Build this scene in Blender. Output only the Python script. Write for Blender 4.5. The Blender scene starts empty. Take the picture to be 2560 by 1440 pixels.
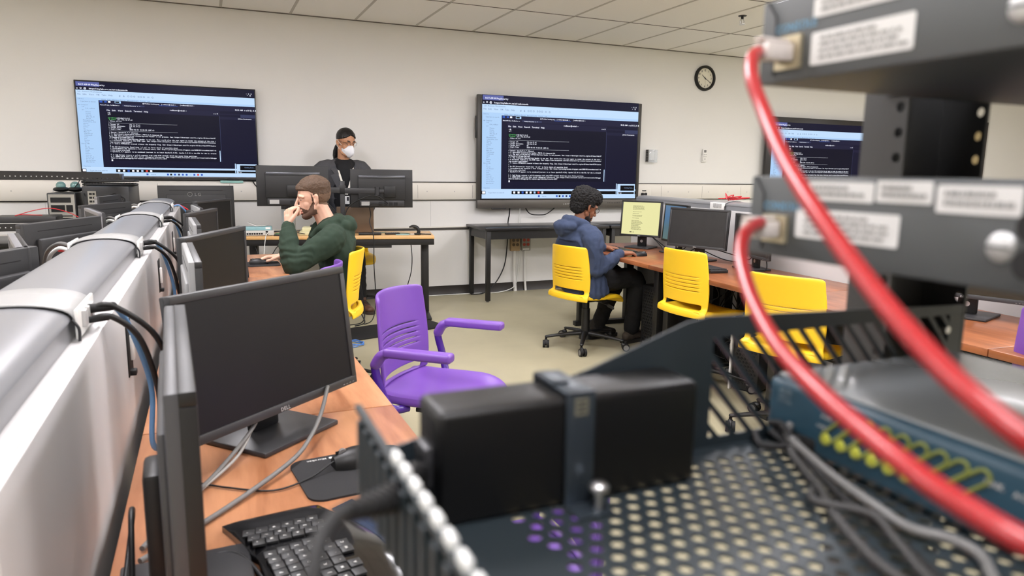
import bpy, bmesh, math, random
from mathutils import Vector as V, Matrix, noise
random.seed(7)
S = bpy.context.scene
COL = S.collection
R = math.radians
PI = math.pi
sin, cos = math.sin, math.cos

# ------------------------------------------------------------------ camera
def make_camera():
    cd = bpy.data.cameras.new('camera')
    cam = bpy.data.objects.new('camera', cd)
    COL.objects.link(cam)
    yaw, pitch, roll = .4079, -.1641, .0137
    fwd = V((sin(yaw) * cos(pitch), cos(yaw) * cos(pitch), sin(pitch)))
    r0 = V((cos(yaw), -sin(yaw), 0)); u0 = r0.cross(fwd)
    r = cos(roll) * r0 + sin(roll) * u0
    u = -sin(roll) * r0 + cos(roll) * u0
    m = Matrix((r, u, -fwd)).transposed().to_4x4()
    m.translation = CAM
    cam.matrix_world = m
    cd.sensor_width = 36
    cd.lens = 1762.85 / 2560 * 36
    cd.clip_start = .02
    cd.dof.use_dof = True
    cd.dof.focus_distance = 4.6
    cd.dof.aperture_fstop = 7.0
    S.camera = cam
CAM = V((-.2073, -7.2765, 1.3435))
make_camera()

# ------------------------------------------------------------------ world, exposure, ceiling lamps
S.view_settings.view_transform = 'Standard'
S.view_settings.look = 'None'
S.view_settings.gamma = 1
S.view_settings.exposure = 0.0
w = bpy.data.worlds.new('room_air'); S.world = w
w.use_nodes = True
w.node_tree.nodes['Background'].inputs[0].default_value = (.75, .85, 1, 1)
w.node_tree.nodes['Background'].inputs[1].default_value = .15
LAMP = 26.0          # strength of every ceiling troffer
HC = 2.783           # ceiling height

# ------------------------------------------------------------------ materials
def lin(c):
    return tuple(((x / 255) / 12.92 if x <= 10 else (((x / 255) + .055) / 1.055) ** 2.4) for x in c)
MATS = {}
def mat(name, rgb, rough=.5, metal=0, spec=.5, var=0, vscale=20, bump=0, bscale=60, emit=0, coat=0, stretch=None):
    """principled surface with procedural colour variation and bump"""
    if name in MATS: return MATS[name]
    m = bpy.data.materials.new(name); m.use_nodes = True
    nt = m.node_tree; b = nt.nodes['Principled BSDF']
    c = lin(rgb) + (1,)
    b.inputs['Base Color'].default_value = c
    b.inputs['Roughness'].default_value = rough
    b.inputs['Metallic'].default_value = metal
    b.inputs['Specular IOR Level'].default_value = spec
    b.inputs['Coat Weight'].default_value = coat
    b.inputs['Coat Roughness'].default_value = .1
    m.diffuse_color = c
    if emit:
        b.inputs['Emission Color'].default_value = c
        b.inputs['Emission Strength'].default_value = emit
        b.inputs['Base Color'].default_value = (0, 0, 0, 1)
    if var or bump:
        tc = nt.nodes.new('ShaderNodeTexCoord'); src = tc.outputs['Object']
        if stretch:
            mp = nt.nodes.new('ShaderNodeMapping'); mp.inputs['Scale'].default_value = stretch
            nt.links.new(src, mp.inputs['Vector']); src = mp.outputs['Vector']
    if var:
        n = nt.nodes.new('ShaderNodeTexNoise'); n.inputs['Scale'].default_value = vscale
        n.inputs['Detail'].default_value = 5
        nt.links.new(src, n.inputs['Vector'])
        mx = nt.nodes.new('ShaderNodeMix'); mx.data_type = 'RGBA'
        d = tuple(x * (1 - var) for x in c[:3]) + (1,); l = tuple(min(1, x * (1 + var)) for x in c[:3]) + (1,)
        mx.inputs['A'].default_value = d; mx.inputs['B'].default_value = l
        nt.links.new(n.outputs['Fac'], mx.inputs['Factor'])
        nt.links.new(mx.outputs['Result'], b.inputs['Base Color'])
    if bump:
        n2 = nt.nodes.new('ShaderNodeTexNoise'); n2.inputs['Scale'].default_value = bscale
        n2.inputs['Detail'].default_value = 3
        nt.links.new(src, n2.inputs['Vector'])
        bp = nt.nodes.new('ShaderNodeBump'); bp.inputs['Strength'].default_value = bump
        bp.inputs['Distance'].default_value = .002
        nt.links.new(n2.outputs['Fac'], bp.inputs['Height'])
        nt.links.new(bp.outputs['Normal'], b.inputs['Normal'])
    MATS[name] = m
    return m

def wood(name, dark, light, scale=1.0, rough=.35, along='Y'):
    if name in MATS: return MATS[name]
    m = bpy.data.materials.new(name); m.use_nodes = True
    nt = m.node_tree; b = nt.nodes['Principled BSDF']
    tc = nt.nodes.new('ShaderNodeTexCoord'); mp = nt.nodes.new('ShaderNodeMapping')
    mp.inputs['Scale'].default_value = {'Y': (7 * scale, 1.1 * scale, 7 * scale), 'X': (1.1 * scale, 7 * scale, 7 * scale)}[along]
    nt.links.new(tc.outputs['Object'], mp.inputs['Vector'])
    n = nt.nodes.new('ShaderNodeTexNoise'); n.inputs['Scale'].default_value = 1.6; n.inputs['Detail'].default_value = 8; n.inputs['Distortion'].default_value = 1.6
    nt.links.new(mp.outputs['Vector'], n.inputs['Vector'])
    n2 = nt.nodes.new('ShaderNodeTexNoise'); n2.inputs['Scale'].default_value = 14; n2.inputs['Detail'].default_value = 4
    nt.links.new(mp.outputs['Vector'], n2.inputs['Vector'])
    cr = nt.nodes.new('ShaderNodeValToRGB')
    cr.color_ramp.elements[0].position = .3; cr.color_ramp.elements[0].color = lin(dark) + (1,)
    cr.color_ramp.elements[1].position = .68; cr.color_ramp.elements[1].color = lin(light) + (1,)
    ma = nt.nodes.new('ShaderNodeMath'); ma.operation = 'MULTIPLY_ADD'; ma.inputs[1].default_value = .25
    sb = nt.nodes.new('ShaderNodeMath'); sb.operation = 'SUBTRACT'; sb.inputs[1].default_value = .125
    nt.links.new(n2.outputs['Fac'], ma.inputs[0]); nt.links.new(n.outputs['Fac'], sb.inputs[0]); nt.links.new(sb.outputs[0], ma.inputs[2])
    nt.links.new(ma.outputs[0], cr.inputs['Fac']); nt.links.new(cr.outputs['Color'], b.inputs['Base Color'])
    b.inputs['Roughness'].default_value = rough
    MATS[name] = m
    return m

# ------------------------------------------------------------------ mesh collector
def frame(loc=(0, 0, 0), yaw=0, tilt=0, roll=0):
    return Matrix.Translation(loc) @ Matrix.Rotation(yaw, 4, 'Z') @ Matrix.Rotation(tilt, 4, 'X') @ Matrix.Rotation(roll, 4, 'Y')
def spline(pts, n=8, closed=False):
    P = [V(p) for p in pts]; out = []; L = len(P)
    rng = range(L if closed else L - 1)
    for i in rng:
        if closed: a, b, c, d = P[i - 1], P[i], P[(i + 1) % L], P[(i + 2) % L]
        else: a, b, c, d = P[max(i - 1, 0)], P[i], P[i + 1], P[min(i + 2, L - 1)]
        for k in range(n):
            t = k / n
            out.append(.5 * ((2 * b) + (c - a) * t + (2 * a - 5 * b + 4 * c - d) * t * t + (3 * b - a - 3 * c + d) * t ** 3))
    if not closed: out.append(P[-1])
    return out
class MB:
    def __init__(s): s.v = []; s.f = []; s.m = []
    def add(s, vs, fs, m=0, M=None):
        o = len(s.v)
        s.v += [tuple(M @ V(p)) if M else tuple(p) for p in vs]
        s.f += [tuple(i + o for i in f) for f in fs]; s.m += [m] * len(fs)
        return s
    def bx(s, x0, x1, y0, y1, z0, z1, m=0, M=None):
        vs = [(x, y, z) for z in (z0, z1) for y in (y0, y1) for x in (x0, x1)]
        return s.add(vs, [(0, 2, 3, 1), (4, 5, 7, 6), (0, 1, 5, 4), (2, 6, 7, 3), (0, 4, 6, 2), (1, 3, 7, 5)], m, M)
    def box(s, c, d, m=0, M=None):
        return s.bx(c[0] - d[0] / 2, c[0] + d[0] / 2, c[1] - d[1] / 2, c[1] + d[1] / 2, c[2] - d[2] / 2, c[2] + d[2] / 2, m, M)
    def rbox(s, x0, x1, y0, y1, z0, z1, r=.003, seg=2, m=0, M=None, only=None):
        bm = bmesh.new(); bmesh.ops.create_cube(bm, size=1)
        for v in bm.verts:
            v.co = ((x0 + x1) / 2 + v.co.x * (x1 - x0), (y0 + y1) / 2 + v.co.y * (y1 - y0), (z0 + z1) / 2 + v.co.z * (z1 - z0))
        es = bm.edges[:]
        if only is not None:
            es = [e for e in es if abs((e.verts[0].co - e.verts[1].co).normalized()[only]) > .9]
        bmesh.ops.bevel(bm, geom=es, offset=min(r, .49 * min(x1 - x0, y1 - y0, z1 - z0)) if only is None else r, segments=seg, profile=.5, affect='EDGES')
        bm.verts.index_update()
        s.add([v.co[:] for v in bm.verts], [[v.index for v in f.verts] for f in bm.faces], m, M); bm.free()
        return s
    def cyl(s, p0, p1, r0, r1=None, n=16, m=0, M=None, caps=True):
        p0, p1 = V(p0), V(p1); r1 = r0 if r1 is None else r1
        t = (p1 - p0).normalized(); a = t.orthogonal().normalized(); b = t.cross(a)
        vs = []
        for p, r in ((p0, r0), (p1, r1)):
            vs += [p + r * (cos(2 * PI * k / n) * a + sin(2 * PI * k / n) * b) for k in range(n)]
        fs = [(k, (k + 1) % n, n + (k + 1) % n, n + k) for k in range(n)]
        if caps: fs += [tuple(range(n - 1, -1, -1)), tuple(range(n, 2 * n))]
        return s.add(vs, fs, m, M)
    def tube(s, pts, r, n=8, m=0, M=None, sm=6, caps=True, closed=False):
        P = spline(pts, sm, closed) if sm else [V(p) for p in pts]
        vs = []; a = None
        for i, p in enumerate(P):
            t = (P[min(i + 1, len(P) - 1)] - P[max(i - 1, 0)])
            t = t.normalized() if t.length else V((0, 0, 1))
            if a is None: a = t.orthogonal().normalized()
            a = (a - t * a.dot(t)); a = a.normalized() if a.length > 1e-6 else t.orthogonal().normalized()
            b = t.cross(a)
            rr = r(i / (len(P) - 1)) if callable(r) else r
            vs += [p + rr * (cos(2 * PI * k / n) * a + sin(2 * PI * k / n) * b) for k in range(n)]
        fs = [(i * n + k, i * n + (k + 1) % n, (i + 1) * n + (k + 1) % n, (i + 1) * n + k) for i in range(len(P) - 1) for k in range(n)]
        if closed: fs += [((len(P) - 1) * n + k, (len(P) - 1) * n + (k + 1) % n, (k + 1) % n, k) for k in range(n)]
        elif caps: fs += [tuple(range(n - 1, -1, -1)), tuple(range((len(P) - 1) * n, len(P) * n))]
        return s.add(vs, fs, m, M)
    def ball(s, c, r, m=0, M=None, nu=16, nv=10, rot=None):
        if not hasattr(r, '__len__'): r = (r, r, r)
        vs = [V((0, 0, 1))]
        for i in range(1, nv):
            th = PI * i / nv
            vs += [V((sin(th) * cos(2 * PI * k / nu), sin(th) * sin(2 * PI * k / nu), cos(th))) for k in range(nu)]
        vs.append(V((0, 0, -1)))
        vs = [V((v.x * r[0], v.y * r[1], v.z * r[2])) for v in vs]
        if rot: vs = [rot @ v for v in vs]
        vs = [v + V(c) for v in vs]
        fs = [(0, 1 + k, 1 + (k + 1) % nu) for k in range(nu)]
        for i in range(nv - 2):
            o = 1 + i * nu
            fs += [(o + k, o + nu + k, o + nu + (k + 1) % nu, o + (k + 1) % nu) for k in range(nu)]
        o = 1 + (nv - 2) * nu
        fs += [(o + k, len(vs) - 1, o + (k + 1) % nu) for k in range(nu)]
        return s.add(vs, fs, m, M)
    def limb(s, pts, rad, side=(0, 1, 0), n=14, m=0, M=None, sm=4):
        """closed tapered tube with round ends; rad = r or (r_side, r_other) per point"""
        P = [V(p) for p in pts]; Q = [(r, r) if not hasattr(r, '__len__') else r for r in rad]
        if sm:
            PP = spline(P, sm); QQ = spline([(q[0], q[1], 0) for q in Q], sm)
        else: PP = P; QQ = [V((q[0], q[1], 0)) for q in Q]
        rings = []; side = V(side)
        def ring(p, t, ra, rb):
            a = side - t * side.dot(t)
            a = a.normalized() if a.length > 1e-4 else t.orthogonal().normalized()
            b = t.cross(a)
            return [p + ra * cos(2 * PI * k / n) * a + rb * sin(2 * PI * k / n) * b for k in range(n)]
        T = []
        for i in range(len(PP)):
            t = PP[min(i + 1, len(PP) - 1)] - PP[max(i - 1, 0)]; T.append(t.normalized())
        for e in (75, 50, 25):
            r = QQ[0]; rm = min(r.x, r.y); rings.append(ring(PP[0] - T[0] * rm * sin(R(e)), T[0], r.x * cos(R(e)), r.y * cos(R(e))))
        for p, t, r in zip(PP, T, QQ): rings.append(ring(p, t, r.x, r.y))
        for e in (25, 50, 75):
            r = QQ[-1]; rm = min(r.x, r.y); rings.append(ring(PP[-1] + T[-1] * rm * sin(R(e)), T[-1], r.x * cos(R(e)), r.y * cos(R(e))))
        vs = [p for rg in rings for p in rg]
        fs = [(i * n + k, i * n + (k + 1) % n, (i + 1) * n + (k + 1) % n, (i + 1) * n + k) for i in range(len(rings) - 1) for k in range(n)]
        fs += [tuple(range(n - 1, -1, -1)), tuple(range((len(rings) - 1) * n, len(rings) * n))]
        return s.add(vs, fs, m, M)
    def prism(s, poly, z0, z1, m=0, M=None):
        n = len(poly)
        vs = [(x, y, z0) for x, y in poly] + [(x, y, z1) for x, y in poly]
        fs = [tuple(range(n - 1, -1, -1)), tuple(range(n, 2 * n))] + [(k, (k + 1) % n, n + (k + 1) % n, n + k) for k in range(n)]
        return s.add(vs, fs, m, M)
    def extr(s, prof, x0, x1, m=0, M=None):
        """profile [(y,z)] swept along x"""
        n = len(prof)
        vs = [(x0, y, z) for y, z in prof] + [(x1, y, z) for y, z in prof]
        fs = [tuple(range(n)), tuple(range(2 * n - 1, n - 1, -1))] + [(n + k, n + (k + 1) % n, (k + 1) % n, k) for k in range(n)]
        return s.add(vs, fs, m, M)
    def quad(s, x0, x1, z0, z1, y, m=0, M=None):
        return s.add([(x0, y, z0), (x1, y, z0), (x1, y, z1), (x0, y, z1)], [(0, 1, 2, 3)], m, M)
    def cell(s, c00, c10, c11, c01, hole, m=0, n=16, M=None):
        """one sheet cell with a hole; corners in order, hole(theta)->radius in the unit cell"""
        a, b, c, d = V(c00), V(c10), V(c11), V(c01)
        def at(u, v): u = (u + 1) / 2; v = (v + 1) / 2; return a * (1 - u) * (1 - v) + b * u * (1 - v) + c * u * v + d * (1 - u) * v
        o, i = [], []
        for k in range(n):
            th = 2 * PI * k / n; x, y = cos(th), sin(th); q = max(abs(x), abs(y)); h = hole(th)
            o.append(at(x / q, y / q)); i.append(at(*h))
        return s.add(o + i, [(k, (k + 1) % n, n + (k + 1) % n, n + k) for k in range(n)], m, M)
    def mesh(s, name, mats, smooth=40, weld=False):
        me = bpy.data.meshes.new(name)
        me.from_pydata(s.v, [], s.f)
        for x in (mats if isinstance(mats, (list, tuple)) else [mats]): me.materials.append(x)
        me.polygons.foreach_set('material_index', s.m)
        if weld:
            bm = bmesh.new(); bm.from_mesh(me); bmesh.ops.remove_doubles(bm, verts=bm.verts, dist=1e-5); bm.to_mesh(me); bm.free()
        if smooth:
            me.polygons.foreach_set('use_smooth', [True] * len(me.polygons))
            me.set_sharp_from_angle(angle=R(smooth))
        me.update()
        return me

# ------------------------------------------------------------------ objects
def put(o, label=None, cat=None, group=None, kind=None):
    if label: o['label'] = label
    if cat: o['category'] = cat
    if group: o['group'] = group
    if kind: o['kind'] = kind
    return o
def thing(name, label, cat, loc=(0, 0, 0), yaw=0, group=None):
    o = bpy.data.objects.new(name, None); COL.objects.link(o)
    o.empty_display_size = .05
    o.location = loc; o.rotation_euler = (0, 0, yaw)
    return put(o, label, cat, group)
def obj(name, mb, mats, parent=None, loc=(0, 0, 0), rot=(0, 0, 0), smooth=40, label=None, cat=None, group=None, kind=None, solid=0, sub=0, bevel=0, weld=False, off=0):
    me = mb.mesh(name, mats, smooth, weld) if isinstance(mb, MB) else mb
    o = bpy.data.objects.new(name, me); COL.objects.link(o)
    o.parent = parent; o.location = loc; o.rotation_euler = rot
    if solid:
        md = o.modifiers.new('solid', 'SOLIDIFY'); md.thickness = solid; md.offset = off
    if bevel:
        md = o.modifiers.new('bevel', 'BEVEL'); md.width = bevel; md.segments = 2; md.limit_method = 'ANGLE'
    if sub:
        md = o.modifiers.new('sub', 'SUBSURF'); md.levels = sub; md.render_levels = sub
    return put(o, label, cat, group, kind)
def top(name, mb, mats, label, cat, loc=(0, 0, 0), yaw=0, group=None, **k):
    return obj(name, mb, mats, None, loc, (0, 0, yaw), label=label, cat=cat, group=group, **k)
def struct(name, mb, mats, smooth=40, **k):
    return obj(name, mb, mats, kind='structure', smooth=smooth, **k)
KIDS = {}
def kids(o):
    return [c for c in bpy.data.objects if c.parent == o]
def dup(root, loc, yaw, label, group=None, swap=None):
    """copy of a thing with copies of its parts and sub-parts; swap replaces materials"""
    def cp(o, p):
        c = o.copy(); COL.objects.link(c); c.parent = p
        for k in kids(o): cp(k, c)
        return c
    r = cp(root, None); r.location = loc; r.rotation_euler = (0, 0, yaw); r['label'] = label
    if group: r['group'] = group
    return r

# ------------------------------------------------------------------ lettering
GLY = {}
def make_glyphs():
    cu = bpy.data.curves.new('glyph', 'FONT'); cu.resolution_u = 2; cu.size = 1; cu.offset = .018
    o = bpy.data.objects.new('glyph', cu); COL.objects.link(o)
    for k in range(33, 127):
        cu.body = chr(k)
        dg = bpy.context.evaluated_depsgraph_get()
        me = bpy.data.meshes.new_from_object(o.evaluated_get(dg))
        vs = [v.co[:] for v in me.vertices]; fs = [tuple(p.vertices) for p in me.polygons]
        xs = [v[0] for v in vs] or [0]
        GLY[chr(k)] = (vs, fs, min(xs), max(xs))
        bpy.data.meshes.remove(me)
    bpy.data.objects.remove(o); bpy.data.curves.remove(cu)
make_glyphs()
def letters(mb, s, x, z, h, y=0, m=0, M=None, mono=0, align=0, bold=1, track=.1):
    """lettering in the x/z plane facing -y; h = capital height; mono = pitch"""
    k = h / .73
    if mono:
        if align: x -= len(s) * mono * align
        for i, ch in enumerate(s):
            if ch == ' ' or ch not in GLY: continue
            vs, fs, a, b = GLY[ch]; sx = min(k, mono * .92 / max(b - a, .01))
            cx = x + (i + .5) * mono
            mb.add([(cx + (v[0] - (a + b) / 2) * sx, y, z + v[1] * k) for v in vs], fs, m, M)
        return x + len(s) * mono
    wd = sum((GLY[c][3] - GLY[c][2] + track if c in GLY else .3) for c in s) * k
    x -= wd * align
    for ch in s:
        if ch not in GLY: x += .3 * k; continue
        vs, fs, a, b = GLY[ch]
        mb.add([(x + (v[0] - a) * k, y, z + v[1] * k) for v in vs], fs, m, M)
        x += (b - a + track) * k
    return x
# ------------------------------------------------------------------ the room
M_wall = mat('wall_paint', (226, 225, 222), .6, var=.02, vscale=2, bump=.15, bscale=180)
M_wallr = mat('wall_paint_warm', (228, 221, 208), .6, var=.02, vscale=2)
M_floor = mat('floor_vinyl', (171, 164, 136), .42, var=.16, vscale=3, bump=.05)
M_tile = mat('ceiling_tile', (240, 238, 235), .9, var=.035, vscale=160, bump=.3, bscale=220)
M_tbar = mat('ceiling_bar', (188, 184, 178), .7)
M_tdark = mat('ceiling_joint', (104, 98, 92), .8)
M_base = mat('baseboard_vinyl', (36, 30, 26), .4, var=.08, vscale=8)
M_trim = mat('raceway_cream', (222, 218, 209), .45)
M_shadow_joint = mat('joint_and_shadow_dark', (66, 62, 58), .7)  # dark tone for joints, a groove and the painted shadow lines
M_white = mat('white_plastic', (230, 229, 225), .4)
M_black = mat('black_plastic', (20, 20, 21), .45, bump=.05, bscale=300)
M_soft = mat('black_rubber', (14, 14, 15), .7)
M_dgrey = mat('dark_grey_plastic', (46, 46, 48), .42, bump=.06, bscale=400)
M_mgrey = mat('mid_grey_plastic', (120, 119, 118), .45)
M_lgrey = mat('light_grey_plastic', (176, 175, 173), .45)
M_steel = mat('bright_steel', (205, 205, 205), .36, metal=1)
M_blackmetal = mat('black_metal', (24, 23, 23), .42)
M_lamp = mat('lamp_diffuser', (250, 247, 252), emit=LAMP)
XL, XR, YB = -6.5, 12.6, -11.0
struct('floor', MB().bx(XL, XR, YB, .0, -.1, 0), M_floor)
c = MB().bx(XL, XR, YB, 0, HC, HC + .1)
for k in range(-10, 21): c.bx(k * .6096 - .012, k * .6096 + .012, YB, 0, HC - .0025, HC, 1)
for k in range(8): c.bx(XL, XR, -1.134 - k * 1.2192 - .005, -1.134 - k * 1.2192 + .005, HC - .003, HC, 2)
c.bx(XL, XR, -.02, 0, HC - .006, HC, 2)
struct('ceiling', c, [M_tile, M_tbar, M_tdark])
struct('wall_front', MB().bx(XL, XR, 0, .15, 0, HC), M_wall)
struct('wall_back', MB().bx(XL, XR, YB - .15, YB, 0, HC), M_wall)
struct('wall_left', MB().bx(XL - .15, XL, YB, 0, 0, HC), M_wall)
struct('wall_right', MB().bx(XR, XR + .15, YB, 0, 0, HC), M_wallr)
b = MB().extr([(0, 0), (0, .1), (-.006, .1), (-.008, .012), (-.016, .0)], XL, 9.7).bx(10.8, XR, -.008, 0, 0, .1)
struct('baseboard_front', b, M_base)
struct('baseboard_right', MB().bx(XR - .008, XR, YB, 0, 0, .1), M_base)
# the metal raceway that runs along the front wall
t = MB().extr([(0, 1.035), (-.035, 1.035), (-.042, 1.045), (-.042, 1.195), (-.03, 1.212), (0, 1.212)], XL, 9.6)
for z in (1.219, 1.029): t.bx(XL, 9.6, -.012, 0, z - .004, z + .004, 1)  # dark strips paint the shadow lines above and below the raceway
for k in range(-6, 15): t.bx(k * .61 - .001, k * .61 + .001, -.0425, -.03, 1.05, 1.19, 1)
for k in range(-14, 30): t.cyl((k * .305 + .1, -.042, 1.12), (k * .305 + .1, -.0435, 1.12), .006, n=10, m=2)
struct('trim_1', t, [M_trim, M_shadow_joint, M_lgrey])
t = MB().bx(-2.2, 2.9, -.02, 0, .735, .748).bx(-2.2, 2.9, -.012, 0, .712, .735, 1)
struct('trim_2', t, [M_trim, M_shadow_joint])
t = MB()
for x in (-1.5, .52, 1.98): t.bx(x - .0012, x + .0012, -.0012, 0, .75, 1.02)
struct('trim_3', t, M_lgrey)
# door far right
d = MB().bx(9.86, 10.68, -.03, 0, .01, 2.1).rbox(10.55, 10.62, -.075, -.03, .98, 1.03, .01, m=1)
struct('door_1', d, [mat('door_tan', (176, 158, 118), .5, var=.05, vscale=5), M_steel])
f = MB().bx(9.78, 9.86, -.05, 0, 0, 2.17).bx(10.68, 10.76, -.05, 0, 0, 2.17).bx(9.78, 10.76, -.05, 0, 2.1, 2.17)
struct('trim_4', f, mat('door_frame_brown', (74, 64, 52), .5))
# ceiling lamps
def ceiling_light(x, y, i):
    t = thing('ceiling_light', 'flush white ceiling troffer with a bright diffuser among the ceiling tiles', 'ceiling light', (x, y, HC), 0, 'ceiling troffers')
    f = MB()
    for a in ((-.305, -.275, -.61, .61), (.275, .305, -.61, .61), (-.275, .275, -.61, -.58), (-.275, .275, .58, .61)): f.bx(*a, -.012, -.004)
    obj('frame', f, M_white, t)
    obj('diffuser', MB().bx(-.275, .275, -.58, .58, -.008, -.004), M_lamp, t)
i = 0
for y in (-2.963, -5.401, -7.84):
    for x in (-5.182, -2.743, -.305, 2.134, 4.572, 7.01, 9.449): ceiling_light(x, y, i); i += 1
sp = thing('sprinkler', 'small chrome fire sprinkler head hanging from the ceiling tile', 'sprinkler', (4.41, -1.85, HC))
s = MB().cyl((0, 0, 0), (0, 0, -.006), .04, .035).cyl((0, 0, -.006), (0, 0, -.03), .012)
obj('escutcheon', s, M_blackmetal, sp)
s = MB()
for q in (-1, 1): s.tube([(q * .008, 0, -.028), (q * .024, 0, -.045), (q * .024, 0, -.06), (q * .004, 0, -.075)], .0035)
s.cyl((0, 0, -.075), (0, 0, -.078), .028).cyl((0, 0, -.03), (0, 0, -.075), .005)
obj('yoke', s, M_steel, sp)

# ------------------------------------------------------------------ what hangs on the front wall
def cable(name, pts, r, m, label, group=None, sm=8, n=8, cat='cable'):
    return top(name, MB().tube(pts, r, n=n, sm=sm), m, label, cat, group=group, smooth=60)
M_cblack = mat('cable_black', (16, 16, 17), .5)
M_cgrey = mat('cable_grey', (104, 103, 101), .5)
M_cwhite = mat('cable_white', (226, 226, 222), .5)
M_cblue = mat('cable_blue', (104, 150, 196), .45)
M_cred = mat('cable_red', (196, 34, 44), .4)

# screen contents shared by the three displays (emission only: a lit screen)
def glow(name, rgb, k=1.0): return mat(name, rgb, .3, spec=.12, emit=k)
G_navy = glow('screen_navy', (20, 20, 46)); G_term = glow('screen_terminal', (15, 15, 36)); G_bar = glow('screen_bar', (30, 30, 58))
G_sky = glow('screen_sky', (196, 224, 255)); G_sky2 = glow('screen_side', (178, 212, 250)); G_txt = glow('screen_text_white', (240, 243, 255), 1.25)
G_dim = glow('screen_text_dim', (128, 150, 186)); G_grn = glow('screen_text_green', (110, 220, 120)); G_blu = glow('screen_blue', (52, 92, 190))
G_tab = glow('screen_tab', (96, 104, 168)); G_red = glow('screen_icon_red', (230, 80, 70)); G_blk = glow('screen_black', (8, 8, 14))
G_url = glow('screen_url', (52, 58, 92))
TERM = '''rdb
sr9

[(redlluser@rekali)-[~]
 $ nikto -url 172.16.17.61
- Nikto v2.5.0
---------------------------------------------------------------------------
+ Target IP:          172.16.17.61
+ Target Hostname:    172.16.17.61
+ Target Port:        80
+ Start Time:         2025-02-05 10:20:25 (GMT-6)
---------------------------------------------------------------------------
+ Server: Apache/2.4.7 (Ubuntu)
+ /: Retrieved x-powered-by header: PHP/5.5.9-1ubuntu4.24.
+ /: The anti-clickjacking X-Frame-Options header is not present. See: https://developer.mozilla.org/en-US/docs/Web/HT
TP/Headers/X-Frame-Options
+ /: The X-Content-Type-Options header is not set. This could allow the user agent to render the content of the site i
n a different fashion to the MIME type. See: https://www.netsparker.com/web-vulnerability-scanner/vulnerabilities/miss
ing-content-type-header/
+ /: Cookie PHPSESSID created without the httponly flag. See: https://developer.mozilla.org/en-US/docs/Web/HTTP/Cookie
s
+ No CGI Directories found (use '-C all' to force check all possible dirs)
+ /crossdomain.xml contains a full wildcard entry. See: http://jeremiahgrossman.blogspot.com/2008/05/crossdomainxml-in
vites-cross-site.html
+ Apache/2.4.7 appears to be outdated (current is at least Apache/2.4.54). Apache 2.2.34 is the EOL for the 2.x branch
.
+ /: Web Server returns a valid response with junk HTTP methods which may cause false positives.
+ /: DEBUG HTTP verb may show server debugging information. See: https://docs.microsoft.com/en-us/visualstudio/debugge
/how-to-enable-debugging-for-aspnet-applications?view=vs-2017'''.split('\n')
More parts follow.
